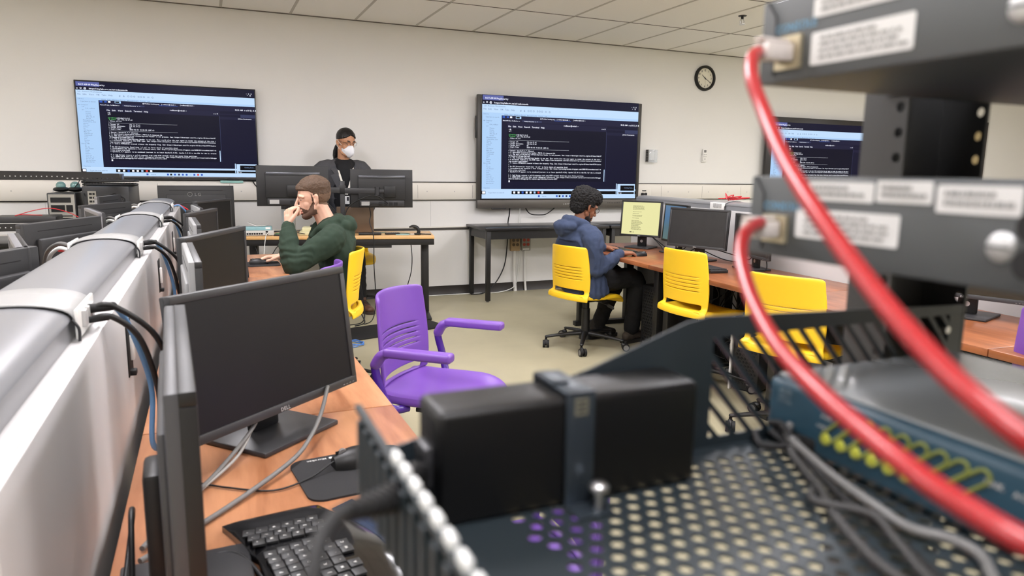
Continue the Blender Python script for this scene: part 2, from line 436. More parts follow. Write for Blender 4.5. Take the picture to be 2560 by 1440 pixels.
def screen_meshes():
    """unit screen: u 0..1 to the right in x, v 0..1 downward mapped to z 1..0 (scaled by the caller's w, h)"""
    W, H = 1.6, .9
    P = MB()
    def r(u0, v0, u1, v1, m, d): P.quad(u0 * W, u1 * W, H - v1 * H, H - v0 * H, -d * .0006, m)
    mats = [G_navy, G_sky, G_sky2, G_term, G_bar, G_tab, G_blk, G_blu, G_red, G_url, G_txt]
    r(0, 0, 1, 1, 0, 0)
    r(.003, .004, .125, .05, 5, 1)
    r(0, .09, 1, .168, 1, 1); r(0, .168, 1, .19, 2, 1)
    r(0, .168, .115, .905, 2, 2); r(.118, .19, 1, .25, 4, 1)
    r(.12, .195, .135, .215, 7, 2); r(.145, .197, .158, .213, 7, 2); r(.165, .197, .178, .213, 10, 2); r(.2, .194, .233, .216, 2, 2); r(.203, .197, .224, .213, 6, 3)
    r(.44, .218, .545, .222, 7, 2)
    r(.24, .228, .36, .245, 9, 2)
    r(.15, .255, .785, .83, 3, 1); r(.15, .255, .785, .31, 4, 2); r(.783, .31, .786, .83, 9, 2)
    r(.787, .28, 1, .345, 4, 2); r(.787, .29, .91, .315, 0, 3); r(.91, .283, 1, .32, 9, 3)
    r(.774, .7, .779, .825, 1, 3)
    r(0, .905, 1, .928, 1, 2); r(0, .925, 1, .957, 6, 3); r(.022, .925, .18, .957, 1, 4)
    r(0, .957, 1, 1, 1, 2)
    r(.003, .93, .02, .952, 10, 4)
    r(.862, .845, .868, .955, 1, 4); r(.872, .85, .995, .957, 1, 4); r(.893, .865, .99, .92, 6, 5); r(.878, .935, .99, .955, 6, 5)
    for i, u in enumerate((.19, .217, .242, .267, .292, .317, .342, .366)): r(u, .931, u + .012, .951, (10, 10, 7, 10, 10, 2, 8, 10)[i], 5)
    for i, u in enumerate((.345, .46, .478, .5, .523, .545, .567, .59, .612, .634, .656)): r(u, .968, u + .011, .988, (7, 7, 6, 7, 9, 7, 7, 2, 7, 8, 7)[i], 5)
    r(.16, .82, .168, .838, 10, 4)
    T = MB()
    def t(u, v, s, h, m=0, mono=0): letters(T, s, u * W, H - v * H, h * H, -.0036, m, mono=mono * W)
    t(.018, .04, 'RCT-ISP-19 PingSecurity', .016); t(.005, .08, 'o  O  @', .018); t(.07, .08, 'https://mylabs.rrc.ca/ui/webconsole', .016)
    t(.01, .112, 'Lab - Remote Workstation', .013, 1); t(.008, .142, 'File   Edit   View   VM   Tabs   Help', .015, 1); t(.225, .145, '#   &   O O O   D D D   H   G', .018, 1)
    t(.13, .187, 'Home   Kali   Windows Server   Metasploitable   Router   Lab', .012, 1)
    t(.008, .187, 'Library', .012, 1); t(.02, .215, 'Type here to search', .011, 1)
    for i, s in enumerate('My Computer|  Lab|    Kali_redlluser|  RT|    Pfsense|    Router|    kali_lab|    Win_lab_01|    Server|  Metasploit Box|  Vulnerability_Box|  Ubuntu|  Win_Ser|  Debian|  Dc|  Old Server|  Mail_srv|  Web Server|  Windows10|  Linux|  pfS|  Backup|  Share|Shared VMs|  R1|  R2_lan|  Lan_Router|  Proxy|  DNS|  Debian|  Win_ser|  Win_Ser_11|  Server_lab|  Server Hosts|  Main Server'.split('|')):
        t(.008 + .009 * (len(s) - len(s.lstrip())), .25 + i * .0178, s.strip(), .0105, 1)
    t(.01, .9, 'Type here', .01, 1); t(.04, .948, 'Type here to search', .013, 1); t(.37, .985, 'Search', .012, 1)
    t(.35, .212, '@ Problem loading pag...', .011); t(.455, .212, '[ redlluser@rekali: ~', .011); t(.56, .212, '[ redlluser@rekali: ~', .011)
    t(.122, .243, 'RansomProbs_TorMarket: x', .010); t(.25, .243, 'Vulnhub Resource   x   +', .010)
    t(.5, .272, 'redlluser@rekali: ~', .014); t(.155, .3, 'File   Edit   View   Search   Terminal   Help', .015)
    t(.88, .24, '10:21 AM  o u B G | A 8', .016); t(.955, .07, '-  x', .02); t(.95, .05, '-  o  x', .016); t(.895, .338, '[Other Bookmarks', .012); t(.75, .29, 'o o O', .013)
    t(.92, .895, 'Coming Soon...', .012, 1); t(.88, .95, '||||  ||| ||', .01)
    for i, s in enumerate(TERM):
        v = .326 + i * .01725
        if i in (3, 4):
            t(.158, v, s[:9], .0125, 2, mono=.00505); t(.158 + 9 * .00505, v, s[9:], .0125, 0, mono=.00505)
        else: t(.158, v, s, .0125, 0, mono=.00505)
    return P.mesh('screen_image', mats, 0), T.mesh('screen_text', [G_txt, G_dim, G_grn], 0)
SCR_P, SCR_T = screen_meshes()
def screen_on(parent, x0, z0, w, h, y):
    p = obj('screen', SCR_P, None, parent, (x0, y, z0)); p.scale = (w / 1.6, 1, h / .9)
    obj('screen_text', SCR_T, None, p)
    return p
M_tvb = mat('tv_black', (14, 13, 14), .3)
# wall display on the left
t = thing('wall_display', 'large thin television on the wall left of the standing man, terminal text on screen', 'television', (-1.2, 0, 1.236))
b = MB().rbox(0, 1.463, -.07, -.045, 0, .83, .004).rbox(.25, 1.2, -.045, -.008, .06, .6, .01)
obj('housing', b, M_tvb, t)
obj('bottom_bezel', MB().rbox(0, 1.463, -.073, -.068, 0, .017, .002), mat('gunmetal', (84, 83, 84), .35, metal=.6), t)
screen_on(t, .01, .018, 1.443, .802, -.0705)
obj('maker_mark', letters(lg := MB(), 'LG', .715, .004, .009, -.0736) and lg, M_steel, t)
obj('receiver', MB().rbox(1.18, 1.26, -.066, -.05, -.012, 0, .003).rbox(1.36, 1.45, -.07, -.045, -.012, 0, .003), M_black, t)
obj('mount', MB().bx(.3, 1.1, -.012, -.001, .15, .5), M_blackmetal, t)
# interactive display in the middle
t = thing('wall_display', 'large interactive display with thick dark frame above the black table', 'television', (2.47, 0, .94))
M_frame = mat('display_frame', (66, 64, 62), .4, metal=.3)
W2, H2 = 2.045, 1.2
b = MB().rbox(0, W2, -.1, -.06, .0, H2, .006).rbox(.2, W2 - .2, -.06, -.012, .2, H2 - .1, .02)
obj('housing', b, M_frame, t)
b = MB().bx(.035, W2 - .035, -.104, -.1, .095, H2 - .035)
obj('inner_bezel', b, mat('bezel_black', (12, 12, 13), .25), t)
screen_on(t, .05, .108, W2 - .1, (W2 - .1) * .5615, -.105)
bb = MB().rbox(.0, W2, -.106, -.1, .0, .092, .003)
bz = obj('bottom_bezel', bb, mat('bezel_bronze', (92, 88, 83), .38, metal=.4), t)
obj('maker_mark', letters(lg := MB(), 'LOFT', W2 * .53, .035, .018, -.107, align=.5, track=.3) and lg, M_lgrey, bz)
p = MB()
for k in range(8): p.bx(1.62 + k * .022, 1.632 + k * .022, -.1065, -.106, .05, .058)
obj('control_button', p, M_black, bz)
obj('pen_tray', MB().rbox(.16, .33, -.125, -.1, -.008, .008, .006), M_black, t)
obj('side_speaker', MB().rbox(-.015, 0, -.1, -.06, .75, .98, .004), M_black, t)
obj('mount', MB().bx(.5, 1.5, -.014, -.001, .4, .8), M_blackmetal, t)
# display far right
t = thing('wall_display', 'dark framed wall display seen behind the rack post beside the door', 'television', (6.42, 0, .9))
b = MB().rbox(0, 2.0, -.1, -.06, 0, 1.18, .006).rbox(.2, 1.8, -.06, -.012, .2, 1.0, .02)
obj('housing', b, mat('display_black', (38, 36, 36), .35), t)
screen_on(t, .085, .085, 1.83, 1.03, -.102)
obj('mount', MB().bx(.5, 1.5, -.014, -.001, .4, .8), M_blackmetal, t)

# clock
t = thing('wall_clock', 'round black framed analogue clock high on the wall', 'clock', (5.46, 0, 2.495))
n = 48; prof = [(.118, -.01), (.122, -.034), (.135, -.04), (.148, -.03), (.15, 0)]
b = MB()
for k in range(n):
    pass
vs = [(r * sin(2 * PI * k / n), y, r * cos(2 * PI * k / n)) for r, y in prof for k in range(n)]
fs = [(i * n + k, (i + 1) * n + k, (i + 1) * n + (k + 1) % n, i * n + (k + 1) % n) for i in range(len(prof) - 1) for k in range(n)]
b.add(vs, fs); obj('rim', b, M_black, t, smooth=60)
obj('dial', MB().cyl((0, 0, 0), (0, -.012, 0), .121, n=48), mat('clock_paper', (226, 222, 205), .5), t)
b = MB()
for k in range(1, 13):
    a = 2 * PI * k / 12
    letters(b, str(k), .093 * sin(a), .093 * cos(a) - .011, .022, -.0128, align=.5)
for k in range(60):
    a = 2 * PI * k / 60; b.box((0, -.0126, .112), (.0012, .0002, .004 if k % 5 else .007), M=Matrix.Rotation(a, 4, 'Y'))
obj('numerals', b, M_black, t, smooth=0)
def hand(name, ang, l, wd, y):
    obj(name, MB().add([(-wd, y, -.02), (wd, y, -.02), (wd * .6, y, l), (-wd * .6, y, l)], [(0, 1, 2, 3)]).cyl((0, y + .0005, 0), (0, y - .002, 0), .006), M_black, t, rot=(0, R(ang), 0))
hand('hour_hand', 310, .06, .0045, -.0145); hand('minute_hand', 120, .095, .0032, -.016); hand('second_hand', 176, .1, .0012, -.0175)
# thermostat guard and remote
t = thing('thermostat', 'boxed thermostat behind a clear guard right of the middle display', 'thermostat', (4.72, 0, 1.548))
obj('back_plate', MB().rbox(-.06, .065, -.006, 0, -.072, .072, .002), M_lgrey, t)
obj('body', MB().rbox(-.035, .04, -.04, -.006, -.05, .05, .006), M_white, t)
b = MB().bx(-.062, -.05, -.06, -.006, -.072, .072)
for k in range(7): b.bx(-.0635, -.062, -.055, -.012, -.062 + k * .019, -.052 + k * .019, 1)
obj('guard_side', b, [mat('guard_grey', (120, 116, 110), .4), M_black], t)
g = bpy.data.materials.new('clear_plastic'); g.use_nodes = True
gb = g.node_tree.nodes['Principled BSDF']; gb.inputs['Alpha'].default_value = .28; gb.inputs['Roughness'].default_value = .08; gb.inputs['Base Color'].default_value = (.8, .85, .9, 1)
MATS['clear_plastic'] = g
obj('guard', MB().rbox(-.062, .066, -.064, -.06, -.073, .073, .002).bx(.062, .066, -.06, -.006, -.073, .073).bx(-.062, .066, -.06, -.006, -.077, -.073), g, t)
t = thing('remote_control', 'small white remote control in a cradle on the wall below the clock', 'remote', (5.51, 0, 1.56))
obj('cradle', MB().rbox(-.034, .034, -.02, 0, -.075, .01, .003), M_white, t)
obj('body', MB().rbox(-.028, .028, -.034, -.012, -.06, .085, .005), M_white, t)
obj('display', MB().bx(-.018, .018, -.0345, -.034, .045, .075), M_mgrey, t)
b = MB()
for x in (-.014, .014):
    for z in (.02, -.005): b.cyl((x, -.034, z), (x, -.036, z), .007, n=12)
b.cyl((0, -.034, -.035), (0, -.036, -.035), .01, n=12)
obj('button', b, M_lgrey, t)
# outlets in the raceway with plugs
def outlet(x, z, label, plug):
    t = thing('wall_outlet', label, 'outlet', (x, -.042, z))
    obj('plate', MB().rbox(-.1, .1, -.004, 0, -.055, .055, .002), M_trim, t)
    b = MB()
    for q in (-1, 1): b.cyl((q * .026, -.004, -.012), (q * .026, -.008, -.012), .018, n=18)
    obj('socket', b, M_black, t)
    obj('label_strip', MB().bx(-.03, .03, -.0045, -.004, .022, .034), M_soft, t)
    if plug: obj('plug', MB().rbox(-.042, -.012, -.045, -.006, -.026, .004, .008), M_black, t)
outlet(.345, 1.115, 'black socket pair in the wall raceway right of the thin television', 1)
outlet(4.63, 1.105, 'black socket pair in the wall raceway right of the interactive display', 1)
cable('power_cable', [(.2, -.05, 1.235), (.22, -.055, 1.19), (.27, -.06, 1.13), (.305, -.075, 1.108), (.32, -.075, 1.104)], .005, M_cblack, 'black power cable from the thin television to the raceway socket')
cable('power_cable', [(2.87, -.06, .938), (2.87, -.05, .86), (2.865, -.03, .78), (2.86, -.02, .5), (2.82, -.03, .28), (2.7, -.06, .1), (2.55, -.1, .012), (2.4, -.12, .008)], .007, M_cblack, 'black cable hanging from the interactive display down behind the black table')
cable('display_cable', [(3.06, -.07, .938), (3.1, -.06, .89), (3.16, -.055, .865), (3.28, -.055, .862), (3.34, -.06, .88), (3.42, -.07, .938)], .006, M_cblack, 'short black cable loop under the interactive display')
cable('network_cable', [(3.0, -.06, .938), (3.0, -.03, .8), (3.01, -.025, .5), (3.0, -.03, .3), (2.98, -.04, .12), (2.9, -.07, .04), (2.7, -.1, .008), (2.45, -.06, .006), (2.0, -.05, .006), (1.6, -.06, .006)], .0045, M_cwhite, 'thin white cable running along the floor under the black table')
cable('thin_wire', [(2.99, -.055, .938), (3.02, -.02, .78), (3.0, -.02, .62), (3.03, -.025, .45), (3.02, -.02, .25), (2.99, -.03, .11)], .003, M_cwhite, 'thin white wire dropping past the tan socket box')
for x, nm, c1, c2, lb in ((2.955, 'tan', (176, 150, 112), (92, 74, 52), 'tan surface socket box under the black table'), (3.085, 'grey', (150, 148, 140), (176, 62, 46), 'grey socket box with four red sockets under the black table')):
    t = thing('socket_box', lb, 'socket box', (x, 0, .535))
    obj('box', MB().rbox(-.055, .055, -.045, 0, -.075, .09, .004), mat(nm + '_box', c1, .5), t)
    b = MB()
    for q in (-1, 1):
        for z in (-.005, .045): b.cyl((q * .024, -.045, z), (q * .024, -.048, z), .018, n=14)
    obj('socket', b, mat(nm + '_socket', c2, .5), t)
    if nm == 'grey': obj('tag', MB().bx(-.04, .04, -.0455, -.045, -.068, -.05), M_white, t)
    cz = [(x - .005, -.025, .462), (x - .004, -.022, .3), (x, -.02, .15), (x + .012, -.022, .001)]
    top('conduit', MB().tube(cz, .02 if nm == 'tan' else .013, n=12), M_white, 'thick white conduit below the tan socket box' if nm == 'tan' else 'slim white conduit below the red sockets', 'conduit')
# ------------------------------------------------------------------ chairs
M_yel = mat('yellow_shell', (247, 202, 40), .38, bump=.1, bscale=500)
M_pur = mat('purple_shell', (118, 76, 170), .38, bump=.1, bscale=500)
M_purd = mat('purple_tube', (70, 34, 138), .25)
def back_grid():
    us = [-1, -.93, -.8, -.72, -.5, -.25, 0, .25, .5, .72, .8, .93, 1]
    sl = [.40, .455, .51, .565, .62]
    vs = [0, .02, .095, .115, .2, .215, .3]
    for s_ in sl: vs += [s_ - .012, s_ - .0042, s_ + .0042, s_ + .012]
    vs += [.7, .8, .9, .96, 1]
    vs = sorted(vs)
    def pt(u, v):
        z = .0 + v * .405
        wd = .196 + .016 * sin(PI * min(1, v * 1.1)) + (.024 if v < .1 else 0)
        if v > .97: wd -= .006
        y = -.2 - .035 * sin(PI * v * .9) * 0 - .03 * v - .035 * max(0, v - .3) ** 1.2
        y += .07 * (abs(u) ** 2.2) * (.55 + .45 * v)
        if v < .1: y += -.034
        zz = z + (.006 * (1 - u * u) if v > .93 else 0) - (.008 if v > .97 and abs(u) > .97 else 0)
        return (u * wd, y, zz)
    V_ = [pt(u, v) for v in vs for u in us]
    F = []; nu = len(us)
    for j in range(len(vs) - 1):
        for i in range(nu - 1):
            uc = (us[i] + us[i + 1]) / 2; vc = (vs[j] + vs[j + 1]) / 2
            if any(abs(vc - s_) < .004 for s_ in sl) and abs(uc) < .72: continue
            if .115 < vc < .2 and abs(uc) < .8: continue
            F.append((j * nu + i, j * nu + i + 1, (j + 1) * nu + i + 1, (j + 1) * nu + i))
    return MB().add(V_, F)
def seat_grid():
    n = 12; V_ = []; F = []
    for j in range(n + 1):
        for i in range(n + 1):
            q_ = (-1, -.97, -.8, -.55, -.3, -.12, 0, .12, .3, .55, .8, .97, 1); u = q_[i]; v = q_[j]
            x = u * (.225 - .018 * v * v); y = v * .225
            x *= (1 - .1 * max(0, abs(v) - .75) * 4 * abs(u) ** 3); y *= (1 - .06 * abs(u) ** 4)
            z = .012 * abs(u) ** 2.5 - .012 * (1 - u * u) * (1 - v * v)
            if v > .5: z -= .045 * ((v - .5) / .5) ** 2
            if v < -.7: z += .006
            if i in (0, n) or j == n: z -= .03
            V_.append((x, y, z))
    for j in range(n):
        for i in range(n): F.append((j * (n + 1) + i, j * (n + 1) + i + 1, (j + 1) * (n + 1) + i + 1, (j + 1) * (n + 1) + i))
    return MB().add(V_, F)
BACK = back_grid().mesh('backrest', M_yel, 60); SEAT = seat_grid().mesh('seat', M_yel, 60)
BACKP = BACK.copy(); BACKP.materials[0] = M_pur; SEATP = SEAT.copy(); SEATP.materials[0] = M_pur
def caster_mesh():
    b = MB()
    b.cyl((0, 0, .062), (0, 0, .03), .008).limb([(0, 0, .045), (.012, 0, .04), (.026, 0, .026)], [.012, .016, .012], sm=2)
    return b
def wheel_mesh():
    b = MB()
    for s_ in (-1, 1):
        b.cyl((.022, s_ * .006, .026), (.022, s_ * .022, .026), .026, n=20)
        b.cyl((.022, s_ * .0221, .026), (.022, s_ * .0224, .026), .018, n=20, m=1)
    b.cyl((.022, -.006, .026), (.022, .006, .026), .01, n=12)
    return b
CAST = caster_mesh().mesh('caster', M_black); WHEEL = wheel_mesh().mesh('wheel', [M_soft, M_mgrey])
def chair(name, label, color, loc, ang, seat=.45, arms=False, group=None, spin=0):
    """ang = direction the sitter faces, degrees from +x; origin on the floor under the seat centre"""
    yel = color == 'yellow'
    t = thing(name, label, 'chair', (loc[0], loc[1], 0), R(ang - 90), group)
    dz = seat - .45
    o = obj('seat', SEAT if yel else SEATP, None, t, (0, 0, seat), solid=.016, sub=1)
    o = obj('backrest', BACK if yel else BACKP, None, t, (0, 0, seat - .025), solid=.014, sub=1)
    b = MB().rbox(-.1, .1, -.12, .1, seat - .055, seat - .03, .008).rbox(-.2, .2, -.03, .03, seat - .045, seat - .028, .004)
    obj('mechanism', b, M_black, t)
    b = MB().cyl((0, 0, seat - .04), (0, 0, .3), .026, n=18).cyl((0, 0, .3), (0, 0, .1), .032, n=18).cyl((0, 0, .12), (0, 0, .06), .042, .05, n=18)
    obj('column', b, M_black, t)
    b = MB().tube([(.05, .03, seat - .05), (.15, .035, seat - .06), (.2, .04, seat - .07)], .006).limb([(.2, .04, seat - .07), (.25, .045, seat - .085)], [(.008, .014), (.007, .012)])
    obj('lever', b, M_black, t)
    b = MB()
    for k in range(5):
        a = 2 * PI * k / 5 + spin
        M = Matrix.Rotation(a, 4, 'Z')
        b.limb([(.03, 0, .105), (.16, 0, .098), (.31, 0, .08)], [(.024, .02), (.019, .014), (.014, .01)], side=(0, 1, 0), M=M)
    obj('base', b, M_black, t)
    for k in range(5):
        a = 2 * PI * k / 5 + spin
        c_ = obj('caster', CAST, None, t, (.31 * cos(a), .31 * sin(a), .0), (0, 0, a + .9 * (k % 2) + .5)); c_.scale = (1.12, 1.12, 1.12)
        obj('wheel', WHEEL, None, c_)
    if arms:
        for s_ in (-1, 1):
            b = MB().tube([(s_ * .2, -.06, seat - .03), (s_ * .26, -.1, seat - .02), (s_ * .285, -.13, seat + .06), (s_ * .285, -.15, seat + .15), (s_ * .283, -.11, seat + .19), (s_ * .283, -.06, seat + .2)], .016, n=12)
            f = obj('arm_frame', b, M_purd, t, smooth=60)
            b = MB().rbox(s_ * .283 - .028, s_ * .283 + .028, -.11, .155, seat + .184, seat + .218, .011, 3).limb([(s_ * .284, -.148, seat + .15), (s_ * .283, -.125, seat + .185), (s_ * .283, -.09, seat + .201)], [.021, (.025, .02), (.027, .016)], side=(1, 0, 0), n=16)
            obj('armrest', b, M_pur, t, smooth=60)
        # broad bridging collars where shell meets arms
    return t
chair('task_chair', 'yellow swivel chair carrying the person in the navy hoodie', 'yellow', (2.46, -2.56), 14, .42, spin=R(24))
chair('task_chair', 'empty yellow swivel chair pushed under the right desk, second from the far end', 'yellow', (2.68, -3.70), 4, .5, spin=.4)
chair('task_chair', 'empty yellow swivel chair half hidden by the perforated shelf in front', 'yellow', (2.56, -4.60), 20, .48, spin=R(5))
chair('task_chair', 'yellow swivel chair under the person in the green hoodie', 'yellow', (.435, -2.82), 164, .475, spin=R(40))
chair('task_chair', 'yellow chair behind the light wood desk near the front wall', 'yellow', (1.07, -.305), -90, .5, spin=.3)
chair('task_chair', 'yellow chair at the far left edge behind the left monitors', 'yellow', (-1.62, -3.75), 10, .47)
chair('task_chair', 'empty purple armchair on casters turned away from the near desk', 'purple', (.63, -4.66), -41, .485, True, spin=.2)
chair('task_chair', 'purple armless chair peeping over the nearest monitor', 'purple', (.18, -3.5), 160, .48)
chair('task_chair', 'purple chair at the right edge beside the farther right desk', 'purple', (2.66, -5.9), 4, .515)
chair('task_chair', 'purple chair glimpsed below through the perforated shelf', 'purple', (.31, -5.97), 175, .47)

# ------------------------------------------------------------------ monitors
M_scr = mat('dark_screen', (21, 21, 22), .4, spec=.35, var=.2, vscale=9)
M_bez = mat('monitor_bezel', (52, 52, 53), .42, bump=.05, bscale=600)
M_shell = mat('monitor_shell', (34, 34, 35), .5, bump=.08, bscale=500)
M_shellg = mat('monitor_shell_grey', (142, 143, 143), .45)
def monitor(label, loc, yaw, zc, w=.51, h=.30, tilt=0, desk=.74, shell=None, bez=None, screen=None, logo='DELL', group=None, base=(.22, .18), cx=0, bezel=.016, name='monitor', stand=True, deep=.045, cat='monitor'):
    """loc = x,y of the panel centre; yaw = heading of the right-hand edge (deg) as seen from its front; front faces -y locally"""
    t = thing(name, label, cat, (loc[0], loc[1], desk), R(yaw), group)
    M = frame((0, 0, zc - desk), 0, R(-tilt))
    bez = bez or M_bez; shell = shell or M_shell
    b = MB()
    W, H, e = w / 2, h / 2, bezel
    b.rbox(-W, W, -.012, .006, H - e, H, .002, M=M).rbox(-W, W, -.012, .006, -H, -H + e * 1.25, .002, M=M)
    b.rbox(-W, -W + e, -.012, .006, -H + e, H - e, .002, M=M).rbox(W - e, W, -.012, .006, -H + e, H - e, .002, M=M)
    obj('bezel', b, bez, t)
    s_ = obj('screen', MB().bx(-W + e, W - e, -.009, -.003, -H + e, H - e, M=M), screen or M_scr, t)
    b = MB().rbox(-W, W, .004, .02, -H, H, .004, M=M)
    b.rbox(-W * .78, W * .78, .018, deep, -H * .72, H * .6, .012, M=M).bx(-W * .7, W * .7, .0195, .0205, H * .78, H * .8, m=1, M=M)
    obj('back_shell', b, [shell, M_soft], t)
    if logo:
        b = MB(); letters(b, logo, 0, -H + .003, e * .55, -.0125, M=M, align=.5, track=.14); obj('maker_mark', b, M_lgrey, t, smooth=0)
    b = MB()
    for k in range(4): b.bx(W - .055 + k * .012, W - .049 + k * .012, -.0125, -.0118, -H + .005, -H + .007, M=M)
    obj('button', b, M_mgrey, t)
    if stand:
        z1 = zc - desk - .02
        st = MB().rbox(-.04, .04, .03, .055, .008, z1, .008).cyl((0, .03, .055), (0, .029, .055), .012, n=16, m=1)
        obj('stand', st, [M_black, M_steel], t)
        obj('base_plate', MB().rbox(-base[0] / 2, base[0] / 2, -.08, base[1] - .08, 0, .012, .004), M_dgrey, t)
    return t
Zt = .965
monitor('nearest black monitor facing us on the left desk, blank dark screen', (-.086, -5.65), 41, .949, tilt=7, base=(.235, .2))
monitor('edge-on black monitor nearest the camera beside the white divider', (-.25, -6.26), 92.5, .968, shell=mat('monitor_shell_mid', (64, 64, 66), .45), bez=M_black, deep=.03)
monitor('second row dark monitor facing the camera at the divider', (-.185, -4.6), 66.8, .972)
monitor('second row edge-on monitor with light grey back', (-.252, -5.13), 93.2, .962, deep=.028, shell=M_shellg)
monitor('third row dark monitor facing the camera at the divider', (-.232, -3.3), 75, .972)
monitor('third row edge-on monitor with light grey back', (-.258, -3.9), 93, .962, deep=.028, shell=M_shellg)
monitor('fourth row thick monitor with a tan band reflected near its top edge', (-.165, -1.98), 64, .972, deep=.1)
monitor('fourth row grey edge-on monitor just before the big back-turned monitor', (-.262, -2.52), 96, .955, shell=M_shellg, w=.42)
# monitors of the row behind the divider, seen from the back
def pair(far, lab, y, sh=None):
    if far: monitor(lab, (-.735, y + .25), -76, .972, bez=mat('bezel_light', (120, 120, 123), .45), base=(.2, .16))
    else: monitor(lab, (-.76, y - .27), -113, .972, base=(.2, .16))
pair(0, 'back of the nearest monitor on the far side of the divider', -4.93)
pair(1, 'light framed monitor behind the divider beside the nearest back-turned one', -5.02)
pair(0, 'back of the second monitor beyond the divider with a long groove', -3.62)
pair(1, 'light framed monitor behind the divider beside the second back-turned one', -3.42)
pair(0, 'back of the third monitor beyond the divider near the computer towers', -2.19)
monitor('low grey monitor standing in front of the black computer tower', (-.83, -1.72), -100, .99, w=.46, bez=M_mgrey, base=(.2, .16))
# the big monitor seen from the back
t = monitor('big black monitor seen from behind with a round logo on its back', (-.285, -.62), 180, 1.0, w=.595, h=.372, desk=.74, logo=None, base=(.3, .2), deep=.03)
b = MB()
Mk = frame((0, .0, .26), PI)
letters(b, 'LG', -.012, .1, .026, -.031, M=Mk, track=.2)
for k in range(24):
    a0, a1 = 2 * PI * k / 24, 2 * PI * (k + 1) / 24
    b.add([(-.05 + r_ * cos(a), -.031, .113 + r_ * sin(a)) for r_, a in ((.016, a0), (.0195, a0), (.0195, a1), (.016, a1))], [(0, 1, 2, 3)], M=Mk)
letters(b, 'L', -.053, .108, .01, -.031, M=Mk)
obj('maker_mark', b, M_mgrey, t, smooth=0)
b = MB().tube([(-.23, -.03, .0), (-.12, -.0305, .035), (0, -.031, .045), (.12, -.0305, .035), (.23, -.03, .0)], .004, M=Mk)
obj('back_ridge', b, M_dgrey, t)

# ------------------------------------------------------------------ the left desks and their divider
M_desk = wood('desk_cherry', (142, 88, 56), (192, 136, 98), .8, .28, 'Y')
def desk(label, loc, w, d, h, yaw=0, m=None, legs=True, group=None, th=.03, name='desk'):
    """loc = centre on the floor; w along y, d along x"""
    t = thing(name, label, 'desk', (loc[0], loc[1], 0), yaw, group)
    obj('tabletop', MB().rbox(-d / 2, d / 2, -w / 2 + .002, w / 2 - .002, h - th, h, .003), m or M_desk, t)
    for q in (-1, 1):
        obj('leg', MB().rbox(-d / 2 + .06, d / 2 - .08, q * (w / 2 - .07) - .03, q * (w / 2 - .07) + .03, 0, .04, .004).rbox(d / 2 - .2, d / 2 - .11, q * (w / 2 - .07) - .03, q * (w / 2 - .07) + .03, .03, h - th, .004).rbox(-d / 2 + .08, -d / 2 + .15, q * (w / 2 - .07) - .03, q * (w / 2 - .07) + .03, .03, h - th, .004), M_blackmetal, t)
    obj('rear_panel', MB().bx(-d / 2 + .03, -d / 2 + .045, -w / 2 + .1, w / 2 - .1, .35, h - th), M_blackmetal, t)
    return t
LX = (-.37 + .21) / 2
for k, (y0, y1) in enumerate(((-7.0, -5.54), (-5.54, -4.33), (-4.33, -3.12), (-3.12, -2.02))):
    desk(('cherry desk nearest the camera under the nearest monitor', 'cherry desk beside the purple armchair', 'cherry desk in front of the person in the green hoodie, nearer half', 'farthest cherry desk of the left row holding the mouse hand')[k], (LX, (y0 + y1) / 2), y1 - y0, .58, .74)
for k, (y0, y1) in enumerate(((-5.6, -4.3), (-4.3, -3.0), (-3.0, -1.7))):
    desk(('nearest desk behind the divider under the back-turned monitors', 'middle desk behind the divider', 'farthest desk behind the divider before the wall table')[k], (-.97, (y0 + y1) / 2), y1 - y0, .6, .74, yaw=PI)
M_panel = mat('divider_white', (196, 194, 193), .4, bump=.03, bscale=30)
M_saddle = mat('saddle_grey', (158, 158, 157), .35)
M_cover = mat('raceway_grey', (124, 125, 128), .28, bump=.03, bscale=80)
Y0, Y1 = -6.56, -1.35
XC = -.518
